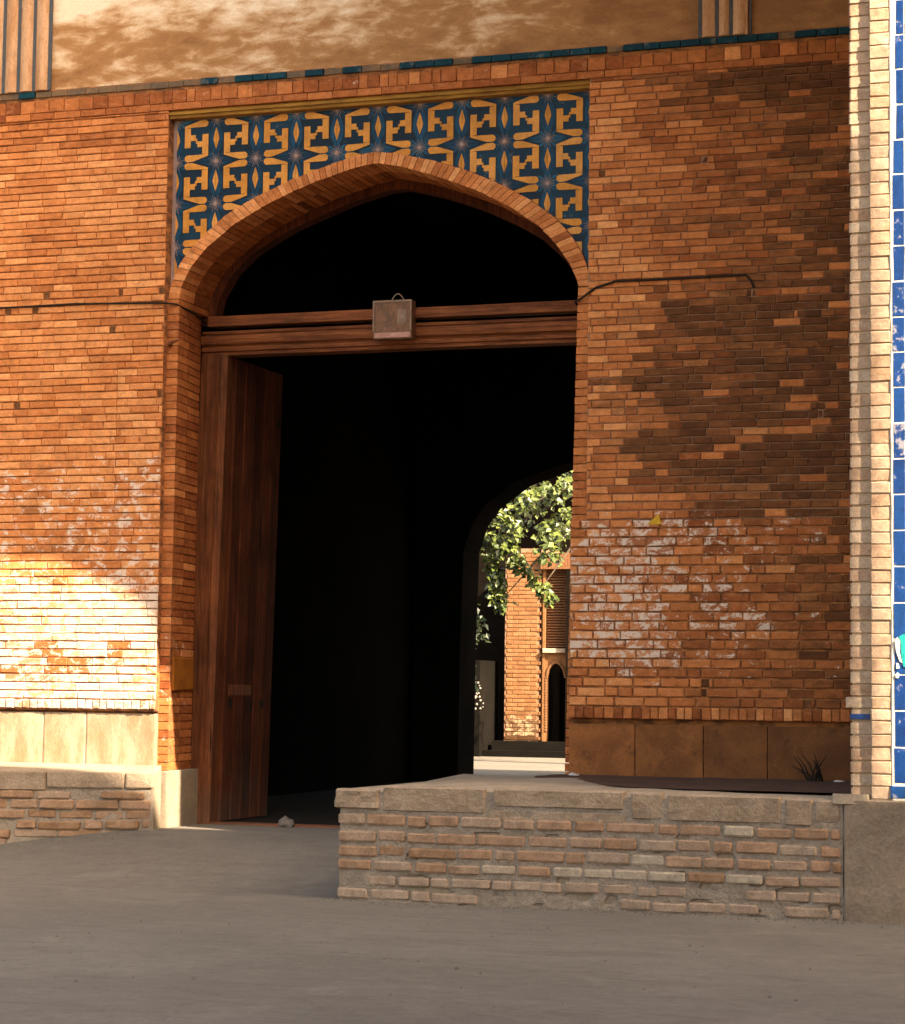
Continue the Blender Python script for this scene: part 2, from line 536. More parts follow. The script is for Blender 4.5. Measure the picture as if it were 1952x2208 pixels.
M_LEAF = leaf_material('green_leaf', (0.028, 0.045, 0.006), (0.13, 0.15, 0.03))
M_SHADELEAF = leaf_material('shaded_leaf', (0.008, 0.014, 0.003), (0.024, 0.034, 0.008))  # tones lowered to carry the shade in the leaf colour
M_BARK = speckle_material('bark', (0.10, 0.07, 0.045), (0.06, 0.042, 0.03), s1=12)
M_LIGHTDOT = speckle_material('pale_light_dot', (0.8, 0.72, 0.6), (0.7, 0.6, 0.5), s1=12)  # colour of the pale dots of light
M_CBRICK = brick_material('courtyard_brick', [(0.0, (0.17, 0.068, 0.026)), (0.5, (0.23, 0.098, 0.040)), (1.0, (0.29, 0.136, 0.062))], saltc=(0.42, 0.27, 0.16), dust=(0.28, 0.13, 0.06))
M_CWOOD = speckle_material('shutter_wood', (0.24, 0.10, 0.045), (0.18, 0.07, 0.028), s1=20)


# ------------------------------------------------------------------ ground
def g_height(x, y):
    z = -0.235 * sstep(0.15, -2.3, y) - 0.02 * sstep(-2.4, -9, y)
    z += -0.09 * sstep(-1.9, -3.5, x) * sstep(0.0, -0.6, y) * (1 - sstep(-2.0, -3.0, y))
    if y < 0.2:
        z += 0.012 * nz(x * 0.9, y * 0.9) * sstep(0.3, -0.6, y) + 0.004 * nz(x * 4, y * 4, 3)
    return z


def axis(lo, hi, a, b, step, far):
    pts, c = [], a
    while c < b + 1e-6:
        pts.append(c)
        c += step
    return [lo, lo * 0.3, a - far] + pts + [b + far, hi * 0.3, hi]


gx = axis(-400, 400, -6.0, 6.0, 0.12, 5)
gy = axis(-400, 400, -11.0, 1.4, 0.12, 8)
mb = MB()
V = [(x, y, g_height(x, y)) for y in gy for x in gx]
nxg = len(gx)
mb.add(V, [(j * nxg + i, j * nxg + i + 1, (j + 1) * nxg + i + 1, (j + 1) * nxg + i) for j in range(len(gy) - 1) for i in range(nxg - 1)])
build('ground', mb, M_GROUND, kind='structure', smooth=True, origin=(0, 0, 0))


# ------------------------------------------------------------------ arch curves (x, z) at the front of the gateway
OUT = [(-2.325, 3.93), (-2.30, 4.09), (-2.231, 4.243), (-2.141, 4.363), (-2.009, 4.481), (-1.852, 4.604), (-1.649, 4.71), (-1.357, 4.83), (-1.061, 4.925), (-0.858, 4.980), (-0.675, 5.012), (-0.504, 4.988), (-0.224, 4.921), (0.056, 4.828), (0.262, 4.735), (0.534, 4.584), (0.726, 4.441), (0.845, 4.307), (0.928, 4.171), (0.974, 4.052), (0.992, 3.93)]
INN = [(-2.232, 3.93), (-2.215, 4.065), (-2.138, 4.215), (-2.007, 4.362), (-1.789, 4.525), (-1.572, 4.640), (-1.355, 4.735), (-1.144, 4.810), (-0.857, 4.892), (-0.659, 4.928), (-0.433, 4.880), (-0.151, 4.789), (0.125, 4.68), (0.401, 4.530), (0.605, 4.388), (0.738, 4.245), (0.847, 4.085), (0.90, 3.96), (0.905, 3.93)]


def resample(c, n):
    L = [0.0]
    for a, b in zip(c, c[1:]):
        L.append(L[-1] + math.hypot(b[0] - a[0], b[1] - a[1]))
    out = []
    for k in range(n + 1):
        s = L[-1] * k / n
        i = 0
        while i < len(c) - 2 and L[i + 1] < s:
            i += 1
        t = (s - L[i]) / (L[i + 1] - L[i])
        out.append((c[i][0] + (c[i + 1][0] - c[i][0]) * t, c[i][1] + (c[i + 1][1] - c[i][1]) * t))
    return out


def arch_top(x):
    return interp(OUT, x)


# ------------------------------------------------------------------ coursed brickwork
def courses(v0, v1, hfun):
    out, v = [], v0
    while v < v1 - 0.02:
        h = hfun(v)
        if v + h > v1 - 0.015:
            h = v1 - v
        out.append((v, v + h))
        v += h
    return out


def lay(u0, u1, rows, lens, jh, jv, r, forced=None):
    """rectangles of running-bond bricks"""
    rects = []
    for k, (a, b) in enumerate(rows):
        u = u0 - r.uniform(0, 0.18)
        cuts = []
        while u < u1:
            L = r.choice(lens) * r.uniform(0.94, 1.06)
            cuts.append((u, u + L))
            u += L
        for (p, q) in cuts:
            p, q = max(p, u0), min(q, u1)
            if q - p < 0.018:
                continue
            segs = [(p, q)]
            if forced and forced[1] < a < forced[2] and p + 0.02 < forced[0] < q - 0.02:
                segs = [(p, forced[0]), (forced[0], q)]
            for (p2, q2) in segs:
                rects.append((p2 + jv / 2, q2 - jv / 2, a + jh(a) / 2, b - jh(a) / 2))
    return rects


def lay_wall(parent, y, rects, fattr, holes, mats, limit, r, depth=0.026, chip=0.0):
    """the bricks that show largest become parts, the rest one part"""
    items = []
    M = wallmap(y)
    for (p, q, a, b) in rects:
        cx, cz = (p + q) / 2, (a + b) / 2
        hole = any(p - 0.005 < hx < q + 0.005 and a - 0.006 < hz < b + 0.006 for hx, hz in holes)
        pieces = [(p, q, 0)]
        if hole:
            hx = [h for h in holes if p - 0.005 < h[0] < q + 0.005 and a - 0.006 < h[1] < b + 0.006][0][0]
            h0, h1 = max(p, hx - 0.026), min(q, hx + 0.026)
            pieces = [(p, h0 - 0.002, 0), (h0, h1, 1), (h1 + 0.002, q, 0)]
        for (pp, qq, dark) in pieces:
            if qq - pp < 0.012:
                continue
            at = list(fattr((pp + qq) / 2, cz))
            push = r.uniform(-0.003, 0.002)
            if dark:
                at[1], at[2], push = 1.0, 0.0, -0.009
            m = MB()
            brick(m, M, pp, qq, a, b, depth, r.uniform(0.003, 0.006), 0.0022, push, tuple(at), r=r)
            x, yy = project((cx, y, cz))
            vis = -10 < x < PW + 10 and -10 < yy < PH + 10
            items.append((vis, (qq - pp) * (b - a), m))
    order = sorted(range(len(items)), key=lambda i: (not items[i][0], -items[i][1]))
    rest = MB()
    for n, i in enumerate(order):
        if n < limit and items[i][0]:
            build('brick', items[i][2], mats, parent)
        else:
            rest.merge(items[i][2])
    if rest.v:
        build('brickwork', rest, mats, parent, kind='stuff')


# ------------------------------------------------------------------ wall left of the gateway
XL, XR = -2.318, 0.992
WL = thing('brick_wall', 'orange brick wall left of the arched gateway with a sunlit patch low down', 'wall', (-4.2, 0.3, 0.0))
r = random.Random(11)


def attr_left(x, z):
    t = 0.80 + r.gauss(0, 0.10) + 0.10 * nz(x * 1.3, z * 1.3, 2)
    soot = 0.0
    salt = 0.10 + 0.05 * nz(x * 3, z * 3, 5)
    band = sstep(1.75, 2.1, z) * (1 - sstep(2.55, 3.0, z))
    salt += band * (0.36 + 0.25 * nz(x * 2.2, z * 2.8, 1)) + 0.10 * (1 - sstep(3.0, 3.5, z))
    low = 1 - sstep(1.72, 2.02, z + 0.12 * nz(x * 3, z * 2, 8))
    salt += low * (0.72 + 0.25 * nz(x * 2.0, z * 3, 4))  # salt bloom, plus paleness put in where the sun patch falls
    st = nz(x * 3.1 + 4, z * 5.0, 9)
    if 2.05 < z < 2.75 and x < -2.95:
        soot += max(0, 0.55 * st + 0.18)
    if 1.05 < z < 1.35 and x < -2.6:
        salt -= max(0, 0.9 * nz(x * 4, z * 8, 3) + 0.10)
        t = 0.5
    if z > 5.2:
        t -= 0.16
    soot += max(0, r.gauss(-0.12, 0.12))
    return (max(0, min(1, t)), max(0, min(0.9, soot)), max(0, salt))


rows = courses(0.945, 5.42, lambda v: interp([(0.9, 0.0625), (2.2, 0.060), (3.2, 0.0565), (5.4, 0.0555)], v) * r.uniform(0.97, 1.03))
rects = lay(-6.0, XL, rows, (0.20, 0.20, 0.25, 0.205, 0.17, 0.12), lambda v: 0.0085, 0.003, r, forced=(-2.695, 2.35, 3.45))
HL = [(-3.321, 4.051), (-2.675, 4.022), (-3.652, 3.928), (-3.412, 3.906), (-2.34, 4.05), (-2.335, 3.23), (-3.55, 3.20), (-2.75, 3.78)]
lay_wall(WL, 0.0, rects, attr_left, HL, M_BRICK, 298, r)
m = MB()
m.box(-6.0, XL - 0.001, 0.013, 0.60, 0.86, 5.60)
m.box(-6.0, XL - 0.001, 0.06, 0.60, -0.3, 0.859)
build('mortar', m, M_MORTAR, WL)
# header course over the dado
x = -6.0
while x < XL - 0.03:
    w = r.uniform(0.055, 0.075)
    m = MB()
    brick(m, wallmap(0.0), x + 0.003, min(x + w, XL) - 0.003, 0.875, 0.94, 0.09, 0.005, 0.002, r.uniform(0.0, 0.006), (0.5 + r.gauss(0, 0.15), 0, 0.85 + r.uniform(-0.1, 0.2)), r=r)
    if x > -3.9:
        build('header_brick', m, M_BRICK, WL)
    x += w
m = MB()
cuts = [-6.0, -4.9, -3.95, -3.26, -2.90, -2.318]
for a, b in zip(cuts, cuts[1:]):
    s = MB()
    rough_brick(s, wallmap(0.025), a + 0.003, b - 0.003, 0.40, 0.842, 0.1, 0.003, 0.004, 0, nx=8, nz=6, seed=a, edge=0.002)
    build('dado_slab', s, M_PALESLAB, WL, smooth=False)

# ------------------------------------------------------------------ wall right of the gateway
WR = thing('brick_wall', 'soot darkened orange brick wall between the gateway and the tiled pillar', 'wall', (2.1, 0.3, 0.46))
r = random.Random(23)


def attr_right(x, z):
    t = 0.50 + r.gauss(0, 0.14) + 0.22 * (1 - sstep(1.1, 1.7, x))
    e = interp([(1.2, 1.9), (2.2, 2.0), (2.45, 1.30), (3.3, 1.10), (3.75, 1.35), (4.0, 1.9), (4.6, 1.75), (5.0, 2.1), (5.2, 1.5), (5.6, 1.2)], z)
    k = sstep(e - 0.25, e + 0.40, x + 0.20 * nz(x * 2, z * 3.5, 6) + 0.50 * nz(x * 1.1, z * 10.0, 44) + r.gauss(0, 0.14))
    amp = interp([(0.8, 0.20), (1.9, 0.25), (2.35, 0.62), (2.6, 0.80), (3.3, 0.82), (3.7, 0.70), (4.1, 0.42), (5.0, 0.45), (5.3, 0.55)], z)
    soot = k * amp * (0.80 + 0.35 * nz(x * 2.5, z * 4, 12) + 0.75 * nz(x * 1.6, z * 11, 52) + r.gauss(0, 0.10)) + 0.20 * sstep(1.0, 1.6, x) + 0.26 * sstep(1.9, 2.85, x) + 0.18 * sstep(4.9, 5.3, z) * sstep(1.0, 1.6, x)  # soot streaks, plus an even darkening towards the right and the top
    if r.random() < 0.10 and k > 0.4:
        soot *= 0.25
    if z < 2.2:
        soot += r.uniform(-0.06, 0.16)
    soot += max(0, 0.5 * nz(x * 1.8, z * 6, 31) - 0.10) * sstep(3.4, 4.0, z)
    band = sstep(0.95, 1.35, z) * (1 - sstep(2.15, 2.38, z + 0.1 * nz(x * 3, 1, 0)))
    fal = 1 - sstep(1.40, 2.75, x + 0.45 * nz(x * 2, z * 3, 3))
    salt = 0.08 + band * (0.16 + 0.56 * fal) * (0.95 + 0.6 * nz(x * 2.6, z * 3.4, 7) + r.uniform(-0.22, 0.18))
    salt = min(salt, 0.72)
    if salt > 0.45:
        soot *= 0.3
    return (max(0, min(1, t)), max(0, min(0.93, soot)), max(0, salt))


rows = courses(0.945, 5.42, lambda v: interp([(0.9, 0.066), (2.1, 0.0655), (2.45, 0.056), (3.2, 0.054), (5.4, 0.0525)], v) * r.uniform(0.975, 1.025))
jh = lambda v: interp([(2.2, 0.0125), (2.6, 0.0075), (5, 0.007)], v)
lowr = [q for q in rows if q[0] < 2.25]
hir = [q for q in rows if q[0] >= 2.25]
rects = lay(0.875, 4.2, lowr, (0.205, 0.205, 0.205, 0.165, 0.10), jh, 0.011, r) + lay(XR, 4.2, hir, (0.19, 0.195, 0.17, 0.15, 0.10), jh, 0.0055, r)
HR = [(1.827, 4.774), (1.095, 4.711), (2.165, 3.80), (2.514, 3.679), (2.651, 2.987), (1.849, 1.10), (1.849, 1.03), (2.554, 1.007), (2.10, 2.72)]
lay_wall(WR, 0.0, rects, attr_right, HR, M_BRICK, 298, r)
m = MB()
m.box(XR, 4.2, 0.0125, 0.6, 2.25, 5.60)
build('mortar', m, M_POINT, WR)
m = MB()
m.box(0.875, 4.2, 0.0130, 0.6, 0.87, 2.249)
m.box(0.875, 4.2, 0.07, 0.6, -0.3, 0.869)
build('mortar', m, M_MORTAR, WR)
x = 0.865
while x < 3.3:
    w = r.uniform(0.055, 0.072)
    m = MB()
    brick(m, wallmap(0.0), x + 0.003, x + w - 0.003, 0.862, 0.94, 0.09, 0.005, 0.002, r.uniform(0.0, 0.006), (0.42 + r.gauss(0, 0.2), max(0, r.gauss(0.15, 0.15)) + 0.3 * sstep(1.6, 3, x), 0.1), r=r)
    build('header_brick', m, M_BRICK, WR)
    x += w
cuts = [0.868, 1.345, 1.829, 2.274, 2.93, 4.2]
for i, (a, b) in enumerate(zip(cuts, cuts[1:])):
    s = MB()
    rough_brick(s, wallmap(0.035), a + 0.003, b - 0.003, 0.40, 0.822, 0.1, 0.003, 0.004, 0, (0.5, (0.05, 0.22, 0.50, 0.58, 0.55)[i], 0), nx=8, nz=6, seed=a, edge=0.002)
    build('dado_slab', s, M_SLAB, WR)
m = MB()
m.add([(1.43, -0.004, 2.215), (1.535, -0.004, 2.215), (1.515, -0.004, 2.285)], [(0, 1, 2)])
m.add([(1.43, 0.01, 2.215), (1.535, 0.01, 2.215), (1.515, 0.01, 2.285)], [(2, 1, 0)])
build('paint_mark', m, M_YELLOW, WR)

# ------------------------------------------------------------------ frieze above both walls and the gateway
FR = thing('brick_frieze', 'band of upright bricks under a worn line of dark blue glazed tiles', 'frieze', (-0.5, 0.1, 5.42))
r = random.Random(5)
x = -6.0
front, rest = MB(), MB()
while x < 4.2:
    w = r.choice((0.13, 0.13, 0.12, 0.09, 0.07))
    m = MB()
    sx = sstep(0.6, 2.6, x)
    brick(m, wallmap(0.0), x + 0.003, x + w - 0.003, 5.478, 5.572, 0.03, 0.004, 0.002, r.uniform(-0.003, 0.002), (0.48 + r.gauss(0, 0.14), max(0, 0.45 * sx + r.gauss(0, 0.12)), 0.12 + r.uniform(0, 0.15)), r=r)
    px = project((x, 0, 5.52))[0]
    if -40 < px < PW:
        build('brick', m, M_BRICK, FR)
    else:
        rest.merge(m)
    x += w
x = -6.0
while x < 4.2:
    w = r.uniform(0.18, 0.24)
    m = MB()
    brick(m, wallmap(0.0), x + 0.002, x + w - 0.002, 5.423, 5.473, 0.03, 0.003, 0.0015, r.uniform(-0.002, 0.002), (0.45 + r.gauss(0, 0.08), 0.4 * sstep(0.8, 2.6, x), 0.15), r=r)
    if -40 < project((x, 0, 5.45))[0] < PW:
        build('brick', m, M_BRICK, FR)
    else:
        rest.merge(m)
    x += w
x = -6.0
while x < 4.2:
    w = r.choice((0.15, 0.14, 0.15, 0.12))
    m = MB()
    lost = r.random() < interp([(-4, 0.62), (-2.2, 0.45), (-1, 0.30), (1, 0.12), (3, 0.08)], x)
    if lost:
        brick(m, wallmap(-0.006), x + 0.002, x + w - 0.002, 5.598, 5.645, 0.03, 0.004, 0.002, -0.003, (0.95, 0.1, 0.5), r=r)
    else:
        brick(m, wallmap(-0.014), x + 0.003, x + w - 0.003, 5.598, 5.646, 0.03, 0.003, 0.001, 0, (r.uniform(0.2, 0.7), 0, r.random()), r=r)
    if -40 < project((x, 0, 5.62))[0] < PW:
        build('worn_tile' if lost else 'glazed_tile', m, M_WORN if lost else M_TEAL, FR)
    else:
        rest.merge(m)
    x += w
build('brickwork', rest, M_BRICK, FR, kind='stuff')
m = MB()
m.box(-6.0, 4.2, 0.012, 0.58, 5.425, 5.655)
build('mortar', m, M_MORTAR, FR)

# ------------------------------------------------------------------ plaster zone
PZ = thing('plaster_wall', 'faded cream and brown plaster wall above the blue tile line', 'wall', (-0.5, 0.3, 5.65))
m = MB()
m.box(-6.0, 4.2, 0.02, 0.55, 5.655, 7.3)
build('plaster', m, M_MURAL, PZ)


def pilaster(edges, lines, right):
    b = MB()
    x0, x1 = edges
    b.box(x0, x1, -0.012, 0.03, 5.65, 7.25)
    p = build('pilaster', b, M_PILAST, PZ)
    xs = [x0] + lines + [x1]
    for a, c in zip(xs, xs[1:]):            # the raised ribs between the painted grooves
        s = MB()
        w = c - a
        n = 5
        V, Fc = [], []
        for z in (5.652, 7.2):
            for i in range(n + 1):
                t = i / n
                V.append((a + 0.012 + (w - 0.024) * t, -0.0125 - 0.022 * math.sin(math.pi * t), z))
        for i in range(n):
            Fc.append((i, i + 1, n + 2 + i, n + 1 + i))
        Fc.append(tuple(range(n, -1, -1)))
        Fc.append(tuple(range(n + 1, 2 * n + 2)))
        s.add(V, Fc)
        build('rib', s, M_PILAST, p)
    for a in lines + ([x0] if right else [x1]):
        s = MB()
        s.box(a - 0.013, a + 0.013, -0.017, 0.0, 5.651, 7.2)
        build('blue_line', s, M_BLUELINE, p)


pilaster((-3.95, -3.335), [-3.735, -3.605, -3.47], False)
pilaster((1.80, 2.137), [1.92, 2.02], True)
m = MB()
m.box(2.150, 2.162, -0.003, 0.03, 5.66, 7.2)
build('shadow_strip', m, M_BLUELINE, PZ)  # solid dark strip drawn as a shadow line beside the pilaster

# ------------------------------------------------------------------ gateway arch: voussoirs, jambs, spandrel tiles
GA = thing('gateway_arch', 'pointed brick gateway arch with blue and yellow tiled spandrels', 'arch', (-0.66, 0.3, 0.0))
r = random.Random(31)
N = 84
io, ii = resample(OUT, N), resample(INN, N)
YF = 0.07
for k in range(N):
    for (ya, yb) in ((YF, YF + 0.265), (YF + 0.272, YF + 0.545)):
        (ax, az), (bx, bz), (cx, cz), (dx, dz) = ii[k], ii[k + 1], io[k + 1], io[k]
        g = 0.05
        L = lambda p, q, t: (p[0] + (q[0] - p[0]) * t, p[1] + (q[1] - p[1]) * t)
        A, B = L((ax, az), (bx, bz), g), L((ax, az), (bx, bz), 1 - g)
        D, C = L((dx, dz), (cx, cz), g), L((dx, dz), (cx, cz), 1 - g)
        dy, dr = r.uniform(-0.002, 0.002), r.uniform(-0.0025, 0.0025)
        ya2 = ya + dy
        mx = (A[0] + B[0]) / 2 + 0.66
        V = [(p[0] * 1 + dr * (1 if p[0] < -0.66 else -1) * 0, yy, p[1] + dr) for yy in (ya2, yb) for p in (A, B, C, D)]
        m = MB()
        deep = ya > 0.2
        m.add(V, [(0, 1, 2, 3)[::-1], (4, 5, 6, 7), (0, 4, 5, 1)[::-1], (1, 5, 6, 2)[::-1], (2, 6, 7, 3)[::-1], (3, 7, 4, 0)[::-1]], 0,
              (0.50 + r.gauss(0, 0.13) + (0.26 if not deep else 0.0), max(0, r.gauss(0.03, 0.06)) + (0.12 if deep else 0), 0.12))
        build('voussoir', m, M_BRICK, GA)
# backing ring so that the joints read as mortar
m = MB()
V, Fc = [], []
for k in range(N + 1):
    (a, b), (c, d) = ii[k], io[k]
    t = 0.06
    V += [(a + (c - a) * t, YF + 0.006, b + (d - b) * t), (c - (c - a) * 0.02, YF + 0.006, d - (d - b) * 0.02), (a + (c - a) * t, YF + 0.55, b + (d - b) * t), (c, YF + 0.55, d)]
for k in range(N):
    i, j = 4 * k, 4 * k + 4
    Fc += [(i, i + 1, j + 1, j), (i + 2, i, j, j + 2), (i + 3, i + 2, j + 2, j + 3)]
m.add(V, Fc)
build('mortar', m, M_MORTAR, GA)
# jamb bricks
rows = courses(0.42, 3.928, lambda v: 0.0605 * r.uniform(0.97, 1.03))
for (a, b) in rows:
    lean = lambda z: (3.93 - z) * 0.004
    salt = 0.12 + 0.4 * (1 - sstep(1.2, 2.0, a)) * (0.5 + nz(a * 5, 2, 2))
    for (ya, yb) in ((YF, YF + 0.262), (YF + 0.268, YF + 0.56)):
        for side in (0, 1):
            if side == 0:
                x0, x1 = -2.38, -2.226 - 0.07 * (ya - YF) / 0.56 - lean(a)
                x1b = -2.226 - 0.07 * (yb - YF) / 0.56 - lean(a)
            else:
                x0 = 0.902 - 0.02 * (3.93 - a)
                x1, x1b = 1.02, 0
            g = 0.004
            dv = r.uniform(-0.002, 0.002)
            t = 0.52 + r.gauss(0, 0.13)
            m = MB()
            if side == 0:
                V = [(x0, ya, a + g), (x1 + dv, ya, a + g), (x1b + dv, yb, a + g), (x0, yb, a + g), (x0, ya, b - g), (x1 + dv, ya, b - g), (x1b + dv, yb, b - g), (x0, yb, b - g)]
                m.add(V, [(0, 3, 2, 1), (4, 5, 6, 7), (0, 1, 5, 4), (1, 2, 6, 5), (2, 3, 7, 6), (3, 0, 4, 7)], 0, (t, max(0, r.gauss(0.0, 0.08)), salt))
            else:
                m.box(x0 + dv, x1, ya, yb, a + g, b - g, 0, (t, max(0, r.gauss(0.08, 0.1)), 0.1))
            build('jamb_brick', m, M_BRICK, GA)
m = MB()
m.add([(-2.24, YF + 0.008, 0.3), (-2.318, YF + 0.555, 0.3), (-2.318, YF + 0.555, 3.92), (-2.232, YF + 0.008, 3.92), (-2.38, YF + 0.008, 0.3), (-2.38, YF + 0.008, 3.92)], [(0, 1, 2, 3), (4, 0, 3, 5)])
build('mortar', m, M_MORTAR, GA)
m = MB()
m.box(0.915, 1.02, YF + 0.008, YF + 0.55, 0.30, 3.92)
build('mortar', m, M_MORTAR, GA)
# plaster foot of the left jamb and the ochre repair on its reveal
m = MB()
rough_brick(m, wallmap(YF - 0.002), -2.36, -2.235, -0.03, 0.42, 0.56, 0.004, 0.006, 0.004, nx=4, nz=6, seed=2.2)
build('plaster_foot', m, M_DUST, GA)
m = MB()
M2 = lambda u, v, d: (-2.234 - 0.07 * (u - YF) / 0.56 + d, u, v)
rough_brick(m, M2, 0.12, 0.60, 1.02, 1.27, 0.02, 0.003, 0.002, 0.016, nx=4, nz=4, seed=5)
build('render_patch', m, M_ORANGEPATCH, GA)
# brick moulding over the spandrel
for (z0, z1, ya) in ((5.362, 5.386, 0.035), (5.387, 5.408, 0.018), (5.409, 5.421, 0.03)):
    m = MB()
    m.box(XL, XR, ya, 0.5, z0, z1)
    build('moulding', m, M_OCHRE, GA)


def tri_list(poly):
    ts = tessellate_polygon([[Vector((p[0], p[1], 0)) for p in poly]])
    return [[poly[i] for i in t] for t in ts]


def clip_half(poly, f):
    out = []
    for i in range(len(poly)):
        p, q = poly[i], poly[(i + 1) % len(poly)]
        a, b = f(p), f(q)
        if a >= 0:
            out.append(p)
        if (a >= 0) != (b >= 0):
            t = a / (a - b)
            out.append((p[0] + (q[0] - p[0]) * t, p[1] + (q[1] - p[1]) * t))
    return out


KN = [p[0] for p in OUT]


def clip_spandrel(poly):
    """convex polygon cut to the region above the arch"""
    xs = [p[0] for p in poly]
    x0, x1 = min(xs), max(xs)
    if min(p[1] for p in poly) > 5.015:
        return [poly]
    cuts = [x0] + [k for k in KN if x0 < k < x1] + [x1]
    res = []
    for a, b in zip(cuts, cuts[1:]):
        if b - a < 1e-6:
            continue
        q = clip_half(poly, lambda p: p[0] - a)
        if len(q) > 2:
            q = clip_half(q, lambda p: b - p[0])
        if len(q) > 2:
            ya, yb = arch_top(a + 1e-7) + 0.004, arch_top(b - 1e-7) + 0.004
            q = clip_half(q, lambda p: p[1] - (ya + (yb - ya) * (p[0] - a) / (b - a)))
        if len(q) > 2:
            ar = sum(q[i][0] * q[(i + 1) % len(q)][1] - q[(i + 1) % len(q)][0] * q[i][1] for i in range(len(q)))
            if abs(ar) > 1e-7:
                res.append(q)
    return res


CELL = 0.327
YS = 0.095                         # plane of the tile faces
SP = None
m = MB()
for (a, b) in zip([XL] + [p[0] for p in OUT[1:-1]], [p[0] for p in OUT[1:-1]] + [XR]):
    za, zb = (arch_top(a) - 0.02, arch_top(b) - 0.02)
    m.add([(a, YS + 0.012, za), (b, YS + 0.012, zb), (b, YS + 0.012, 5.364), (a, YS + 0.012, 5.364)], [(0, 1, 2, 3)])
SP = build('tile_panel', m, M_LINE, GA)
star_tone = {}


def piece(mb, poly, lift, mat, tone, salt=0.0):
    ar = sum(poly[i][0] * poly[(i + 1) % len(poly)][1] - poly[(i + 1) % len(poly)][0] * poly[i][1] for i in range(len(poly)))
    if ar < 0:
        poly = poly[::-1]
    for q in clip_spandrel(poly):
        n = len(q)
        V = [(p[0], YS - lift, p[1]) for p in q] + [(p[0], YS + 0.011, p[1]) for p in q]
        mb.add(V, [tuple(range(n))] + [(i, n + i, n + (i + 1) % n, (i + 1) % n) for i in range(n)], mat, (tone, 0, salt))


GOLDP = [[(.20, .345), (.35, .345), (.35, .81), (.20, .81)], [(.20, .811), (.355, .825), (.74, .83), (.79, .875), (.79, .95), (.73, .990), (.58, .982), (.20, .86)], [(.351, .51), (.475, .51), (.475, .645), (.351, .645)], [(.4755, .49), (.515, .49), (.515, .56), (.4755, .56)]]
GOLDP += [[(1 - u, 1 - v) for (u, v) in q] for q in GOLDP]
r = random.Random(77)
for i in range(10):
    for j in range(5):
        cx0, cz0 = -2.283 + CELL * i, 5.355 - CELL * (j + 1)
        # a tile is the square between four stars
        base = [(cx0 + 0.0015, cz0 + 0.0015), (cx0 + CELL - 0.0015, cz0 + 0.0015), (cx0 + CELL - 0.0015, cz0 + CELL - 0.0015), (cx0 + 0.0015, cz0 + CELL - 0.0015)]
        if not clip_spandrel(base):
            continue
        mb = MB()
        piece(mb, base, 0.0, 0, r.uniform(0.1, 0.8), r.random() * 0.4)
        flip = (i + j) % 2 == 1

        def P(u, v):
            if flip:
                u = 1 - u
            return (cx0 + CELL * u, cz0 + CELL * v)
        # lenses beside the half diamonds
        for s in (0, 1):
            f = (lambda u: u) if s == 0 else (lambda u: 1 - u)
            piece(mb, [P(f(0.004), .10), P(f(.07), .20), P(f(.155), .38), P(f(.16), .60), P(f(.10), .80), P(f(0.004), .92)], 0.0012, 1, r.uniform(0.2, 0.55))
            piece(mb, [P(f(0.003), .29), P(f(.075), .52), P(f(.062), .60), P(f(0.003), .80)], 0.0035, 2, r.uniform(0.2, 0.8))
        # star petals in the four corners
        for (su, sv) in ((0, 0), (1, 0), (1, 1), (0, 1)):
            gu = (i + (su if not flip else 1 - su), j + 1 - sv)
            if gu not in star_tone:
                star_tone[gu] = r.choice((0.15, 0.3, 0.6, 0.9))
            tn = star_tone[gu]
            f = lambda u: su + u * (1 - 2 * su)
            h = lambda v: sv + v * (1 - 2 * sv)
            piece(mb, [P(f(.02), h(.004)), P(f(.20), h(.004)), P(f(.44), h(.004)), P(f(.22), h(.085)), P(f(.09), h(.045))], 0.0022, 1, tn)
            piece(mb, [P(f(.02), h(.03)), P(f(.15), h(.085)), P(f(.25), h(.19)), P(f(.14), h(.17)), P(f(.05), h(.09))], 0.0026, 1, min(1, tn + r.uniform(-0.1, 0.15)))
            piece(mb, [P(f(.004), h(.03)), P(f(.05), h(.11)), P(f(.06), h(.22)), P(f(.004), h(.34))], 0.0029, 1, tn)
            for ang in (22, 45, 68, 4, 86):
                c, s = math.cos(math.radians(ang)), math.sin(math.radians(ang))
                Lr = 0.20 if ang in (22, 68) else 0.15
                w = 0.010
                piece(mb, [P(f(.01 * c + w * s), h(.01 * s)), P(f(Lr * c + w * .5 * s), h(Lr * s)), P(f(Lr * c), h(Lr * s + w * .5 * c)), P(f(.01 * c), h(.01 * s + w * c))], 0.0040, 3, 0.5)
            piece(mb, [P(f(.0), h(.0)), P(f(.035), h(.0)), P(f(.025), h(.025)), P(f(.0), h(.035))], 0.0042, 3, 0.5)
        g = r.uniform(0.2, 0.9)
        for q in GOLDP:
            piece(mb, [P(u, v) for (u, v) in q], 0.0048, 2, g, r.random() * 0.4)
        build('tile', mb, [M_NAVY, M_MID, M_GOLD, M_LINE], SP)
# masonry behind the spandrel that closes the wall above the arch
m = MB()
bk = resample(OUT, 40)
for (a, b) in zip(bk, bk[1:]):
    m.add([(a[0], 0.11, a[1]), (b[0], 0.11, b[1]), (b[0], 0.11, 5.42), (a[0], 0.11, 5.42), (a[0], 0.62, a[1]), (b[0], 0.62, b[1]), (b[0], 0.62, 5.42), (a[0], 0.62, 5.42)],
          [(0, 1, 2, 3), (7, 6, 5, 4), (0, 4, 5, 1)])
build('backing', m, M_MORTAR, GA)

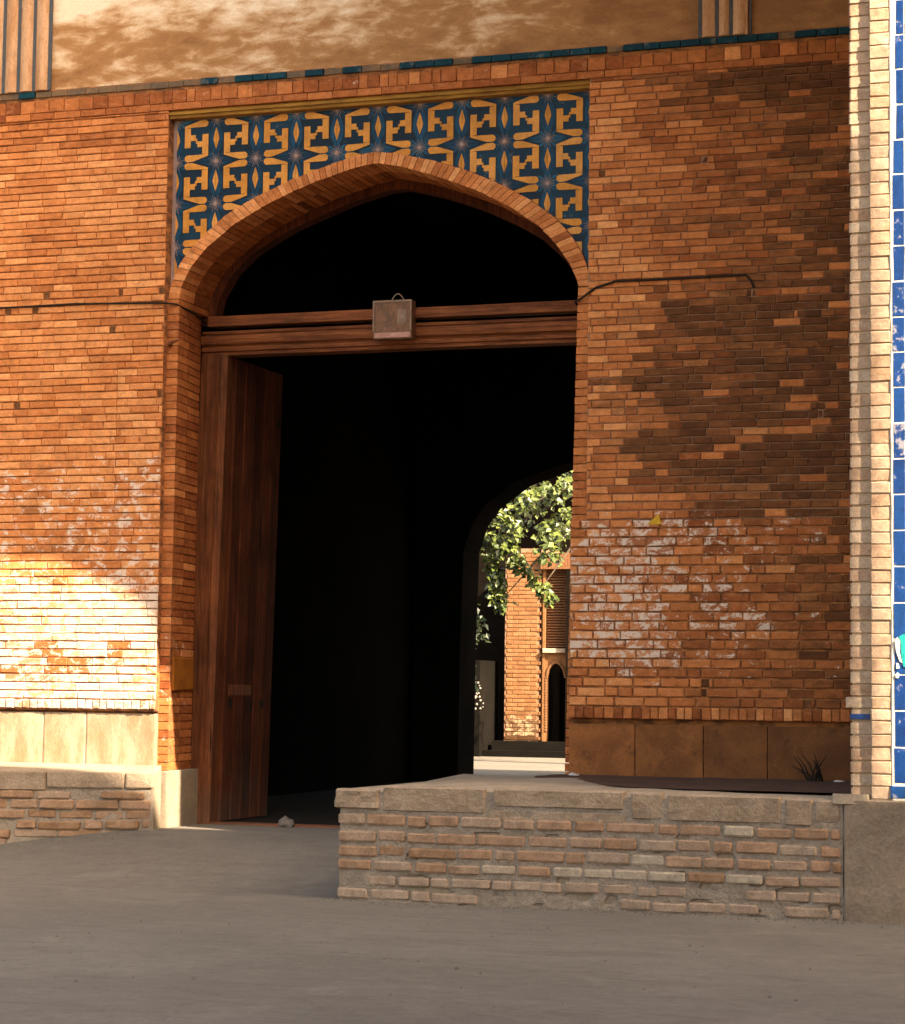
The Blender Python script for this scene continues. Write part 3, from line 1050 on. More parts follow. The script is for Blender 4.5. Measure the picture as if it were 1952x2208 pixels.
# ------------------------------------------------------------------ door frame and timber arch ring
DF = thing('door_frame', 'dark wooden door frame with a moulded lintel under the brick arch', 'door frame', (-0.66, 0.7, 0.0))
m = MB()
ring_o = [(-2.36, 3.86)] + [(x - 0.02 if x < -0.66 else x + 0.03, z + 0.03) for (x, z) in INN] + [(0.99, 3.86)]
ring_i = [(-2.19, 3.86), (-2.145, 4.075), (-2.027, 4.270), (-1.85, 4.425), (-1.551, 4.588), (-1.246, 4.70), (-1.038, 4.776), (-0.748, 4.848), (-0.62, 4.856), (-0.312, 4.775), (-0.028, 4.672), (0.257, 4.535), (0.467, 4.41), (0.65, 4.24), (0.77, 4.06), (0.82, 3.95), (0.84, 3.86)]
ro, ri = resample(ring_o, 48), resample(ring_i, 48)
V, Fc = [], []
for k in range(49):
    for y in (0.625, 0.75):
        V += [(ro[k][0], y, ro[k][1]), (ri[k][0], y + (0.0), ri[k][1])]
for k in range(48):
    i, j = 4 * k, 4 * k + 4
    Fc += [(i, i + 1, j + 1, j)[::-1], (i + 1, i + 3, j + 3, j + 1)[::-1], (i + 2, i + 3, j + 3, j + 2)]
m.add(V, Fc)
build('arch_ring', m, M_WOODD, DF)


def beam(name, prof, x0, x1, mat, parent):
    """horizontal moulded beam; prof is a closed (y, z) outline"""
    m = MB()
    n = len(prof)
    nseg = 12
    V = []
    for k in range(nseg + 1):
        x = x0 + (x1 - x0) * k / nseg
        for (y, z) in prof:
            V.append((x, y + 0.003 * nz(x * 2, z * 9, y), z + 0.005 * nz(x * 1.2, 4, z * 3)))
    Fc = [(k * n + i, k * n + (i + 1) % n, (k + 1) * n + (i + 1) % n, (k + 1) * n + i) for k in range(nseg) for i in range(n)]
    Fc += [tuple(range(n)), tuple(nseg * n + i for i in range(n - 1, -1, -1))]
    m.add(V, Fc)
    return build(name, m, mat, parent)


beam('transom', [(0.585, 3.848), (0.72, 3.848), (0.72, 3.925), (0.585, 3.925)][::-1], -2.22, 0.93, M_WOODH, DF)
beam('lintel', [(0.80, 3.625), (0.645, 3.625), (0.645, 3.650), (0.622, 3.656), (0.618, 3.684), (0.640, 3.694), (0.636, 3.70), (0.610, 3.712), (0.602, 3.75), (0.612, 3.778), (0.64, 3.786), (0.628, 3.796), (0.628, 3.815), (0.80, 3.815)], -2.285, 0.93, M_WOODH, DF)


def post(name, prof, z0, z1, mat, lean=0.0):
    m = MB()
    n = len(prof)
    nseg = 20
    V = []
    for k in range(nseg + 1):
        z = z0 + (z1 - z0) * k / nseg
        for (x, y) in prof:
            w = 0.006 * sstep(1.2, 0.0, z)
            V.append((x + lean * (z - z1) + w * nz(z * 5, x * 20, 1), y + w * nz(z * 6, y * 20, 4), z))
    Fc = [(k * n + i, k * n + (i + 1) % n, (k + 1) * n + (i + 1) % n, (k + 1) * n + i) for k in range(nseg) for i in range(n)]
    Fc += [tuple(range(n - 1, -1, -1)), tuple(nseg * n + i for i in range(n))]
    m.add(V, Fc)
    return build(name, m, mat, DF)


post('frame_post', [(-2.285, 0.80), (-2.285, 0.628), (-2.245, 0.622), (-2.24, 0.640), (-2.20, 0.640), (-2.19, 0.612), (-2.135, 0.606), (-2.125, 0.632), (-2.108, 0.636), (-2.072, 0.65), (-2.072, 0.80)], -0.05, 3.632, M_WOODV, 0.022)
post('frame_post', [(0.78, 0.80), (0.78, 0.64), (0.92, 0.62), (0.98, 0.80)], -0.05, 3.632, M_WOODV, 0.02)
m = MB()
m.box(-2.16, 0.9, 0.63, 0.80, -0.08, 0.012)
build('sill', m, M_WOODH, DF)

# ------------------------------------------------------------------ open door leaf
DL = thing('wooden_door', 'weathered dark red plank door leaf standing open on the left', 'door', (-2.1, 1.25, 0.0))
r = random.Random(3)
YD0, YD1 = 0.79, 1.74
nP = 5
for k in range(nP):
    y0 = YD0 + (YD1 - YD0) * k / nP
    y1 = YD0 + (YD1 - YD0) * (k + 1) / nP
    m = MB()
    lean = -0.07
    off = r.uniform(-0.004, 0.004)
    V, Fc = [], []
    nzs = 14
    for t in range(nzs + 1):
        z = 0.015 + 3.60 * t / nzs
        xb = -2.055 + 0.02 * (z - 3.6) + off
        w = 0.004 * nz(z * 3, k * 5.0, 2)
        V += [(xb - 0.05, y0 + 0.005, z), (xb - 0.008 + w, y0 + 0.005, z), (xb + w, y0 + 0.014, z), (xb + w, y1 - 0.014, z), (xb - 0.008 + w, y1 - 0.005, z), (xb - 0.05, y1 - 0.005, z)]
    for t in range(nzs):
        for i in range(6):
            a, b = t * 6 + i, t * 6 + (i + 1) % 6
            Fc.append((a, b, b + 6, a + 6))
    Fc += [tuple(range(5, -1, -1)), tuple(nzs * 6 + i for i in range(6))]
    m.add(V, Fc, 0, (r.uniform(0.2, 0.9), 0, 0))
    build('plank', m, M_WOODD, DL)
for (z0, z1, y0, y1) in ((0.98, 1.07, 0.86, 1.30),):
    m = MB()
    rough_brick(m, lambda u, v, d: (-2.055 + 0.02 * (v - 3.6) + 0.005 + d, u, v), y0, y1, z0, z1, 0.02, 0.004, 0.003, 0, nx=6, nz=2, seed=z0)
    build('batten', m, M_WOODV, DL)
for (yy, zz) in ((0.90, 0.93), (1.30, 0.90), (1.52, 0.92), (1.66, 3.2)):
    m = MB()
    rough_brick(m, lambda u, v, d: (-2.055 + 0.02 * (v - 3.6) + 0.008 + d, u, v), yy - 0.03, yy + 0.03, zz - 0.035, zz + 0.035, 0.02, 0.004, 0.002, 0, nx=3, nz=3, seed=yy)
    build('iron_plate', m, M_WIRE, DL)

# ------------------------------------------------------------------ small metal box on the lintel
BX = thing('metal_box', 'stained square metal box with a wire loop on top of the lintel', 'box', (-0.66, 0.55, 3.66))
m = MB()
brick(m, wallmap(0.50), -0.818, -0.508, 3.68, 3.972, 0.09, 0.006, 0.001)
build('case', m, M_IRON, BX)
m = MB()
brick(m, wallmap(0.4965), -0.805, -0.515, 3.688, 3.728, 0.006, 0.002, 0.001)
build('painted_edge', m, M_PINKPAINT, BX)
m = MB()
for (a, b, c, d) in ((-0.818, -0.508, 3.960, 3.973), (-0.818, -0.806, 3.735, 3.960), (-0.520, -0.508, 3.735, 3.960)):
    m.box(a, b, 0.4945, 0.502, c, d)
build('rim', m, M_STEEL, BX)
m = MB()
brick(m, wallmap(0.4965), -0.622, -0.552, 3.79, 3.90, 0.006, 0.002, 0.003)
build('lock_plate', m, M_STEEL, BX)
m = MB()
tube(m, [(-0.69 + 0.105 * (k / 10.0), 0.55, 3.975 + 0.055 * math.sin(math.pi * k / 10)) for k in range(11)], 0.0045, 6)
build('wire_loop', m, M_STEEL, BX)

# ------------------------------------------------------------------ cables and peg
def cable(label, pts, rad):
    m = MB()
    P = []
    for a, b in zip(pts, pts[1:]):
        for t in (0, 0.33, 0.66):
            P.append(Vector(a).lerp(Vector(b), t))
    P.append(Vector(pts[-1]))
    tube(m, P, rad, 6)
    o = build('cable', m, M_WIRE)
    o['label'], o['category'] = label, 'cable'
    return o


cable('thin dark cable along the sunlit wall left of the arch, bending into it', [(-6.0, -0.012, 4.00), (-3.72, -0.012, 3.957), (-3.45, -0.014, 3.958), (-3.06, -0.012, 3.962), (-2.64, -0.012, 3.948), (-2.32, -0.010, 3.937), (-2.24, 0.055, 3.935), (-2.205, 0.3, 3.90), (-2.25, 0.61, 3.875)], 0.0075)
cable('black cable sagging down the dark wall right of the arch', [(0.80, 0.58, 3.83), (0.885, 0.05, 3.82), (0.93, 0.045, 3.838), (1.0, -0.01, 3.868), (1.055, -0.012, 3.902), (1.20, -0.012, 3.942), (1.63, -0.012, 3.940), (2.13, -0.012, 3.945), (2.165, -0.012, 3.90), (2.185, -0.012, 3.85)], 0.0085)
m = MB()
tube(m, [(-2.30, 0.09, 3.628), (-2.27, 0.0, 3.628), (-2.16, -0.10, 3.632), (-2.095, -0.15, 3.634)], [0.017, 0.016, 0.011, 0.003], 8)
o = build('wooden_peg', m, M_WOODH)
o['label'], o['category'] = 'short pointed wooden peg driven into the left jamb below the arch', 'peg'

# ------------------------------------------------------------------ brick platform in front
PL = thing('brick_platform', 'low crumbling brick platform with stone coping right of the doorway', 'platform', (1.6, -1.2, -0.2))
YP = -2.4
r = random.Random(41)
PX0, PX1 = 0.075, 3.150
m = MB()
nn = 60
V, Fc = [], []
tops = []
for i in range(nn + 1):
    x = PX0 + 0.012 + (PX1 - PX0 - 0.012) * i / nn
    zt = 0.462 + 0.010 * nz(x * 1.5, 2) + interp([(0.07, -0.03), (0.5, 0.0), (1.0, 0.012), (2.4, 0.0), (3.1, -0.012)], x)
    ys = (YP + 0.02, YP + 0.05, YP + 0.22, -1.6, -0.8, 0.05)
    zs = (-0.30, zt - 0.012, zt, zt - 0.005, zt - 0.008, 0.449)
    V += [(x, ys[0], -0.36)] + [(x, ys[0], zt - 0.04)] + [(x, y, z + 0.004 * nz(x * 5, y * 5)) for y, z in zip(ys[1:], zs[1:])]
w = 7
for i in range(nn):
    for k in range(w - 1):
        a, b = i * w + k, (i + 1) * w + k
        Fc.append((a, b, b + 1, a + 1))
m.add(V, Fc)
m.add([V[k] for k in range(w)] + [(PX0 + 0.012, 0.05, -0.36)], [tuple(range(w)) + (w,)])
build('rubble_core', m, M_DUST, PL, smooth=False)
m = MB()
V, Fc = [], []
na, nb = 210, 46
for i in range(na + 1):
    x = PX0 + 0.02 + (PX1 - PX0 - 0.02) * i / na
    for k in range(nb + 1):
        z = -0.30 + 0.72 * k / nb
        y = YP + 0.006 + 0.005 * nz(x * 6, z * 8, 1) + 0.004 * nz(x * 17, z * 20, 7)
        crack = nz(x * 2.6, z * 9 + 0.5 * nz(x * 4, 3), 17)
        y += 0.055 * sstep(0.22, 0.40, crack) * (1 - sstep(-0.10, 0.06, z)) * sstep(0.3, 1.0, x)
        y += 0.03 * sstep(0.36, 0.50, nz(x * 7, z * 14, 23)) * (1 - sstep(0.20, 0.26, z))
        V.append((x, y, z))
for i in range(na):
    for k in range(nb):
        a, b = i * (nb + 1) + k, (i + 1) * (nb + 1) + k
        Fc.append((a, b, b + 1, a + 1))
m.add(V, Fc)
build('mortar', m, M_DUSTM, PL)
cop = [(0.062, 0.345, 0.315, 1), (0.365, 1.02, 0.305, 0), (1.07, 1.87, 0.35, 2), (1.915, 2.105, 0.300, 0), (2.13, 2.795, 0.296, 0), (2.82, 2.975, 0.29, 0), (2.99, 3.135, 0.31, 0)]
for (a, b, z0, kind) in cop:
    m = MB()
    zt = 0.455 + interp([(0.07, -0.03), (0.5, 0.0), (1.0, 0.010), (2.4, 0.0), (3.1, -0.012)], (a + b) / 2)
    rough_brick(m, wallmap(YP), a, b, z0, zt, 0.12, 0.016, 0.02 if kind == 1 else 0.008, 0.014 if kind == 1 else 0.004, (0.5, 0, 0), nx=10, nz=5, seed=a * 3, edge=0.014 if kind == 1 else 0.006)
    build('coping_stone', m, M_COPING, PL)
m = MB()
rough_brick(m, wallmap(YP), 1.04, 1.88, 0.268, 0.335, 0.1, 0.012, 0.008, -0.002, nx=12, nz=3, seed=8)
build('coping_stone', m, M_COPING, PL)
rws = [(0.215, 0.282), (0.118, 0.188), (0.030, 0.098), (-0.058, 0.006), (-0.146, -0.082), (-0.232, -0.168)]
for k, (a, b) in enumerate(rws):
    x = PX0 + 0.006
    first = True
    while x < PX1 - 0.04:
        L = r.choice((0.20, 0.25, 0.22, 0.18, 0.12, 0.30))
        x1 = min(x + L, PX1 - 0.012)
        if k == 0 and x < 1.9 and r.random() < 0.12:
            x = x1 + 0.03
            continue
        low = k >= 4
        if low and r.random() < (0.06 if k == 4 else 0.22):
            x = x1 + 0.02
            continue
        m = MB()
        dz = r.uniform(-0.005, 0.005)
        t = r.gauss(0.55, 0.22) + interp([(0, 0.02), (2, -0.05), (3, -0.15)], x)
        if k == 3 and r.random() < 0.35 and x > 1.0:
            t = 1.0
        if low:
            t = 0.80
        rough_brick(m, wallmap(YP), x + r.uniform(0.0, 0.006), x1 - r.uniform(0.0, 0.006), a + dz + 0.004, b + dz - r.uniform(-0.002, 0.006), 0.04, 0.006, 0.006, r.uniform(0.0, 0.008) + (-0.003 if low else 0), (max(0, min(1, t)), 0, 0.35 if low else 0.2 + r.uniform(0, 0.2)), nx=7, nz=3, seed=x * 7 + k, edge=0.008)
        build('brick', m, M_OLD, PL)
        x = x1 + r.uniform(0.004, 0.016)
# left end of the platform: blocks that show in profile
for k, (a, b) in enumerate(rws[:5]):
    m = MB()
    rough_brick(m, lambda u, v, d: (PX0 + 0.01 - d, -u, v), 2.0, 2.37, a, b, 0.04, 0.01, 0.006, 0.0, (0.6, 0, 0.3), nx=4, nz=3, seed=k)
    build('brick', m, M_OLD, PL)

m = MB()
V, Fc = [], []
for i in range(61):
    x = 0.75 + (3.18 - 0.75) * i / 60
    yf_ = interp([(0.55, -0.15), (1.1, -0.9), (1.6, -1.75), (2.2, -2.08), (3.2, -2.12)], x) + 0.10 * nz(x * 3, 5)
    for k in range(7):
        y = yf_ + (0.04 - yf_) * k / 6
        V.append((x, y, 0.466 + (0.006 * nz(x * 6, y * 6) if k else -0.008) + 0.004 + interp([(-2.2, 0.012), (-1.6, 0.0), (0, -0.006)], y)))
for i in range(60):
    for k in range(6):
        a, b = i * 7 + k, (i + 1) * 7 + k
        Fc.append((a, b, b + 1, a + 1))
m.add(V, Fc)
build('soil', m, M_SOIL, PL, kind='stuff')

# grey stone block that carries the pillar
m = MB()
rough_brick(m, wallmap(YP - 0.006), 3.155, 5.3, -0.34, 0.452, 1.2, 0.010, 0.008, 0, nx=24, nz=10, seed=4.4, edge=0.006)
m.add([(3.155, YP, 0.449), (5.3, YP, 0.449), (5.3, 0.0, 0.449), (3.155, 0.0, 0.449)], [(0, 1, 2, 3)])
o = build('stone_block', m, M_WALLPLASTER)
o['label'], o['category'] = 'large rough grey stone block at the foot of the tiled pillar', 'stone'
m = MB()
rough_brick(m, wallmap(YP - 0.01), 3.085, 3.30, 0.415, 0.478, 0.1, 0.012, 0.01, 0.0, nx=5, nz=2, seed=1)
build('mortar_cap', m, M_DUST, PL)

# ------------------------------------------------------------------ tiled pillar on the right
PI = thing('brick_pillar', 'sunlit buff brick pillar with a strip of cobalt blue tiles', 'pillar', (3.6, -1.2, 0.45))
r = random.Random(61)
YA, YB = YP + 0.036, YP                       # the edge roll stands back from the main face
XA0, XA1, XB0, XB1 = 3.190, 3.312, 3.312, 3.428


def roll_brick(mb, x0, x1, yf, z0, z1, attr, rr):
    """brick with a rounded left nose"""
    n = 5
    xs = [x0 + rr * (1 - math.cos(math.pi / 2 * t / n)) for t in range(n + 1)] + [x1]
    ys = [yf + rr * (1 - math.sin(math.pi / 2 * t / n)) for t in range(n + 1)] + [yf]
    V = [(x0, yf + 0.12, z0)] + [(x, y, z0 + 0.003) for x, y in zip(xs, ys)] + [(x1, yf + 0.12, z0)]
    k = len(V)
    c = 0.004
    V2 = [(x0, yf + 0.12, z1)] + [(x, y, z1 - 0.003) for x, y in zip(xs, ys)] + [(x1, yf + 0.12, z1)]
    V += V2
    Fc = [(i, i + 1, k + i + 1, k + i) for i in range(k - 1)] + [tuple(range(k - 1, -1, -1)), tuple(range(k, 2 * k))]
    mb.add(V, Fc, 0, attr)


z = 0.452
while z < 7.2:
    h = 0.0725 * r.uniform(0.95, 1.05)
    if 0.955 < z < 0.98 + h and z < 1.03:
        pass
    m = MB()
    dx = r.uniform(-0.005, 0.004)
    if 0.93 < z < 1.0:
        dx = -0.028
    roll_brick(m, XA0 + dx, XA1, YA + r.uniform(-0.002, 0.002), z + 0.002, z + h - 0.0045, (0.6 + r.gauss(0, 0.16), 0, 0.35), 0.012)
    build('brick', m, M_BUFF, PI)
    z += h
z = 0.452
while z < 7.2:
    h = 0.0725 * r.uniform(0.93, 1.06)
    m = MB()
    brick(m, wallmap(YB), XB0, XB1 + r.uniform(-0.004, 0.004), z + 0.0025, z + h - 0.0035, 0.10, 0.004, 0.002, r.uniform(-0.004, 0.003), (0.6 + r.gauss(0, 0.17), 0, 0.35), r=r)
    build('brick', m, M_BUFF, PI)
    z += h
m = MB()
m.box(3.20, 3.31, YA + 0.010, -0.02, 0.45, 7.2)
m.box(3.316, 5.3, YB + 0.009, -0.02, 0.45, 7.2)
build('mortar', m, M_BUFFM, PI)
m = MB()
V, Fc = [], []
nn = 90
for i in range(nn + 1):
    z = 0.45 + 6.7 * i / nn
    wl = 3.424 + 0.008 * nz(z * 6, 1) - (0.0)
    wr = 3.455 + 0.010 * nz(z * 4, 7)
    V += [(wl, YB + 0.004, z), (wl + 0.008, YB - 0.004, z), (wr + 0.06, YB - 0.004, z), (5.2, YB - 0.004, z)]
for i in range(nn):
    for k in range(3):
        a = i * 4 + k
        Fc.append((a, a + 1, a + 5, a + 4))
m.add(V, Fc)
build('plaster_strip', m, M_WHITE, PI)
z = 0.545
k = 0
while z < 7.0:
    h = 0.205 * r.uniform(0.98, 1.02)
    m = MB()
    x0 = 3.442 if z < 4.05 else 3.462
    brick(m, wallmap(YB - 0.006), x0 + r.uniform(-0.003, 0.003), 3.510, z + 0.003, z + h - 0.003, 0.02, 0.003, 0.001, 0, (r.uniform(0.3, 0.7), 0, r.random() * (1.2 if 2.0 < z < 3.3 else 0.4)), r=r)
    build('glazed_tile', m, M_BLUE, PI)
    for n2 in range(3):
        m = MB()
        brick(m, wallmap(YB - 0.006), 3.516 + 0.2 * n2, 3.712 + 0.2 * n2, z + 0.003, z + h - 0.003, 0.02, 0.003, 0.001, 0, (r.uniform(0.3, 0.7), 0, r.random() * 0.5), r=r)
        build('glazed_tile', m, M_BLUE, PI)
    z += h
m = MB()
brick(m, wallmap(YB - 0.006), 3.420, 4.1, 0.462, 0.532, 0.02, 0.003, 0.001, 0, (0.7, 0, 0.5), r=r)
build('glazed_tile', m, M_BLUE, PI)
m = MB()
brick(m, wallmap(YA - 0.002), 3.187, 3.30, 0.902, 0.934, 0.05, 0.003, 0.001, 0.004, (0.4, 0, 0.0), r=r)
build('glazed_tile', m, M_BLUE, PI)
# painted motif on the blue tiles
ML = thing('tile_motif', 'white and turquoise leaf motif on the blue tile strip', 'motif', (3.48, YB - 0.008, 1.15))
PIECES = [([(3.447, 1.352), (3.462, 1.372), (3.478, 1.35), (3.476, 1.28), (3.49, 1.225), (3.474, 1.235), (3.455, 1.29)], M_WHITE), ([(3.470, 1.375), (3.50, 1.39), (3.52, 1.36), (3.52, 1.20), (3.496, 1.205), (3.484, 1.27), (3.482, 1.345)], M_TURQ), ([(3.455, 1.225), (3.466, 1.225), (3.474, 1.195), (3.456, 1.192)], M_WHITE), ([(3.450, 1.16), (3.462, 1.172), (3.474, 1.16), (3.468, 1.140), (3.454, 1.140)], M_WHITE)]
for poly, mt in PIECES:
    m = MB()
    n = len(poly)
    V = [(p[0], YB - 0.0125, p[1]) for p in poly] + [(p[0], YB - 0.004, p[1]) for p in poly]
    if sum(poly[i][0] * poly[(i + 1) % n][1] - poly[(i + 1) % n][0] * poly[i][1] for i in range(n)) < 0:
        V = V[:n][::-1] + V[n:][::-1]
    m.add(V, [tuple(range(n))] + [(i, n + i, n + (i + 1) % n, (i + 1) % n) for i in range(n)])
    o = build('petal', m, mt, PI)
bpy.data.objects.remove(ML)

# ------------------------------------------------------------------ bench left of the gateway
BE = thing('brick_bench', 'low crumbling brick bench along the wall left of the doorway', 'bench', (-3.3, -0.2, -0.15))
r = random.Random(91)
XE = -2.265
YBn = lambda x: -0.10 - 0.34 * min(2.0, XE - x)
MBn = lambda u, v, d: (u, YBn(u) - d - 0.10 * max(0, 0.25 - v), v)
m = MB()
V, Fc = [], []
nn = 40
for i in range(nn + 1):
    x = -6.0 + (XE + 6.0) * i / nn
    y = YBn(x)
    zt = 0.425 + 0.008 * nz(x * 3, 1)
    V += [(x, y - 0.05 + 0.02, -0.35), (x, y + 0.02, zt - 0.035), (x, y + 0.05, zt - 0.01), (x, 0.02, zt + 0.035)]
for i in range(nn):
    for k in range(3):
        a = i * 4 + k
        Fc.append((a, a + 4, a + 5, a + 1))
m.add(V, Fc)
e = [V[nn * 4 + k] for k in range(4)] + [(XE, 0.02, -0.35)]
m.add(e, [(0, 4, 3, 2, 1)])
build('rubble_core', m, M_DUST, BE)
m = MB()
V, Fc = [], []
nn = 50
for i in range(nn + 1):
    u = -5.0 + (XE - 0.01 + 5.0) * i / nn
    for k in range(8):
        v = -0.30 + 0.60 * k / 7
        V.append(MBn(u, v, 0.0 - 0.008 + 0.012 * nz(u * 8, v * 11, 2)))
for i in range(nn):
    for k in range(7):
        a, b = i * 8 + k, (i + 1) * 8 + k
        Fc.append((a, b, b + 1, a + 1))
m.add(V, Fc)
build('mortar', m, M_DUSTM, BE)
for (a, b) in ((-6.0, -4.6), (-4.59, -3.72), (-3.71, -3.02), (-3.01, -2.47), (-2.462, XE)):
    m = MB()
    rough_brick(m, MBn, a, b - 0.004, 0.292 if a > -3.1 else 0.27, 0.412, 0.1, 0.008, 0.006, 0.012, nx=9, nz=4, seed=a, edge=0.006)
    build('coping_stone', m, M_COPING, BE)
z = 0.27
k = 0
while z > -0.20:
    hgt = r.choice((0.055, 0.06, 0.065))
    u = -4.8
    while u < XE - 0.05:
        L = r.choice((0.14, 0.20, 0.24, 0.30))
        u1 = min(u + L, XE - 0.01)
        cz = z - hgt / 2 + 0.02 * nz(u * 1.5, k)
        if r.random() > 0.08:
            m = MB()
            rough_brick(m, MBn, u + 0.005, u1 - 0.005, cz - hgt / 2, cz + hgt / 2, 0.05, 0.007, 0.012, r.uniform(-0.006, 0.026), (r.gauss(0.4, 0.2), max(0, r.gauss(0.12, 0.12)), 0.25), nx=5, nz=3, seed=u * 5 + k, edge=0.010)
            build('brick', m, M_OLD, BE)
        u = u1 + r.uniform(0.004, 0.016)
    z -= hgt + r.uniform(0.004, 0.012)
    k += 1

# ------------------------------------------------------------------ passage behind the gate, shade put into near-black colours
def struct(name, mb_, mat):
    return build(name, mb_, mat, kind='structure')


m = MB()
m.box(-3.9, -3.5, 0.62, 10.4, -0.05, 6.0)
struct('passage_wall', m, M_SHADEWALL)
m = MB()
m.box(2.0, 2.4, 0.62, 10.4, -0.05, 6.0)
struct('passage_wall', m, M_SHADEWALL)
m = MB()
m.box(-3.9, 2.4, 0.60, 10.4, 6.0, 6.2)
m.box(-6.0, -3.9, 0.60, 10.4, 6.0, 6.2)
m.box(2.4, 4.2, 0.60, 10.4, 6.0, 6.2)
struct('passage_ceiling', m, M_SHADEWALL)
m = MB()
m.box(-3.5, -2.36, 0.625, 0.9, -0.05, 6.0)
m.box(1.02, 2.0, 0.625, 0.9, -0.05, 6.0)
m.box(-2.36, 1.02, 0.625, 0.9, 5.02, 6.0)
struct('passage_wall', m, M_SHADEWALL)
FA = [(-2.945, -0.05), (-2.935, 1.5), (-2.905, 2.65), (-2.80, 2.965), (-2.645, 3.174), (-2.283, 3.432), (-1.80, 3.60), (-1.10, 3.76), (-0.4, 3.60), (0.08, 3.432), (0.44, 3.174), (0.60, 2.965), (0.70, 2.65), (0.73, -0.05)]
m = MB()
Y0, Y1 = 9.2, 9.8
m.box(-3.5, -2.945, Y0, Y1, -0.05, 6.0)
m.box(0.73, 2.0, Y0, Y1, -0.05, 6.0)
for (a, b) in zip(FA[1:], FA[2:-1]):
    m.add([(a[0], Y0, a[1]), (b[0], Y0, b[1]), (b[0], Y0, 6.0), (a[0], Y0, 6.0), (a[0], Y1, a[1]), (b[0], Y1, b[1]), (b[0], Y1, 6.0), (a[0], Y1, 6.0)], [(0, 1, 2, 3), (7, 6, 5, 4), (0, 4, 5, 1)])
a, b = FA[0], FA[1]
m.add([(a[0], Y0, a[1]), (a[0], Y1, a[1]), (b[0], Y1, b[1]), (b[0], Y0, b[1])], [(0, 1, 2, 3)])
struct('passage_end_wall', m, M_SHADEWALL)
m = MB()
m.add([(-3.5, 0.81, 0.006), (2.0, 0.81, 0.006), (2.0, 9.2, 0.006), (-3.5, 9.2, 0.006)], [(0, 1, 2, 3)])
struct('passage_floor_shade', m, M_SHADEFLOOR)  # dark sheet laid over the ground in place of shade

# ------------------------------------------------------------------ courtyard building seen through the passage
CB = thing('courtyard_building', 'small sunlit brick building with a shuttered window beyond the dark passage', 'building', (-5.0, 21.0, 0.0))
r = random.Random(17)
YC = 20.3
# pier of brick courses
rows = courses(0.26, 3.35, lambda v: 0.068)
rc = []
for k, (a, b) in enumerate(rows):
    x = -5.76 + (0.02 if k % 2 else 0.0)
    first = True
    while x < -5.20:
        L = 0.21 if not (first and k % 2) else 0.10
        x1 = min(x + L, -5.195)
        if x1 - x > 0.03:
            rc.append((x, x1 - 0.008, a + 0.006, b - 0.006))
        x = x1
        first = False
for (p, q, a, b) in rc:
    salt = 0.15 + 0.6 * (1 - sstep(0.5, 1.0, b)) if b > 0.35 else 0.2
    m = MB()
    brick(m, wallmap(YC), p, q, a, b, 0.03, 0.004, 0.002, r.uniform(-0.004, 0.003), (0.6 + r.gauss(0, 0.15), 0.95 if b < 0.60 else 0.5 if b < 0.75 else 0.0, salt), r=r)  # foot of the pier darkened in the colour for shade
    build('brick', m, M_CBRICK, CB)
m = MB()
m.box(-5.78, -5.19, YC + 0.012, YC + 1.5, 0.0, 3.4)
m.box(-5.19, -5.13, YC + 0.06, YC + 1.5, 0.0, 3.4)
build('pier', m, M_POINT, CB)
mt = MB()
for k, (a, b) in enumerate(rows):            # toothed edge beside the pier
    if k % 2 == 0:
        mt.box(-5.188, -5.150, YC - 0.004, YC + 0.08, a + 0.008, b - 0.008, 0, (0.6, 0, 0.1))
build('toothed_edge', mt, M_CBRICK, CB, kind='stuff')
m = MB()
m.box(-5.128, -5.085, YC - 0.02, YC + 0.09, 0.25, 3.05)
build('window_jamb', m, M_CBRICK, CB)
# wall with the niche: cut out by strips
arch = [(-5.055, 1.28), (-5.03, 1.41), (-4.98, 1.49), (-4.91, 1.54), (-4.83, 1.50), (-4.77, 1.42), (-4.74, 1.28)]
m = MB()
m.box(-5.085, -5.055, YC, YC + 0.10, 0.0, 1.69)
m.box(-4.74, -4.60, YC, YC + 0.10, 0.0, 1.69)
for a, b in zip(arch, arch[1:]):
    m.add([(a[0], YC, a[1]), (b[0], YC, b[1]), (b[0], YC, 1.69), (a[0], YC, 1.69), (a[0], YC + .10, a[1]), (b[0], YC + .10, b[1])], [(0, 1, 2, 3), (0, 4, 5, 1)])
build('niche_wall', m, M_CBRICK, CB)
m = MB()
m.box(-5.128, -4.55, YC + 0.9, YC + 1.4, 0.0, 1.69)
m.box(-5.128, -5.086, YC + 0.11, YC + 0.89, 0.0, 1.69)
build('niche_back', m, M_SHADEBLACK, CB)  # black stands in for the shade inside the niche
for a, b in zip(resample(arch, 16), resample(arch, 16)[1:]):
    m = MB()
    cx, cz = (a[0] + b[0]) / 2, (a[1] + b[1]) / 2
    m.box(cx - 0.014, cx + 0.014, YC - 0.03, YC + 0.02, cz - 0.014, cz + 0.018, 0, (0.8, 0, 0.3))
    build('arch_stone', m, M_CBRICK, CB)
z = 0.42
while z < 1.30:
    m = MB()
    m.box(-5.078, -5.046, YC - 0.03, YC + 0.02, z, z + 0.03, 0, (0.8, 0, 0.3))
    build('arch_stone', m, M_CBRICK, CB)
    z += 0.045
m = MB()
m.box(-5.11, -4.73, YC - 0.07, YC + 0.3, 1.692, 1.762, 0, (0.9, 0, 0.6))
build('window_sill', m, M_BUFF, CB)
W = MB()
W.box(-5.085, -4.40, YC + 0.12, YC + 0.2, 1.76, 3.05)
WN = build('window', W, M_SHADEBLACK, CB)
z = 1.79
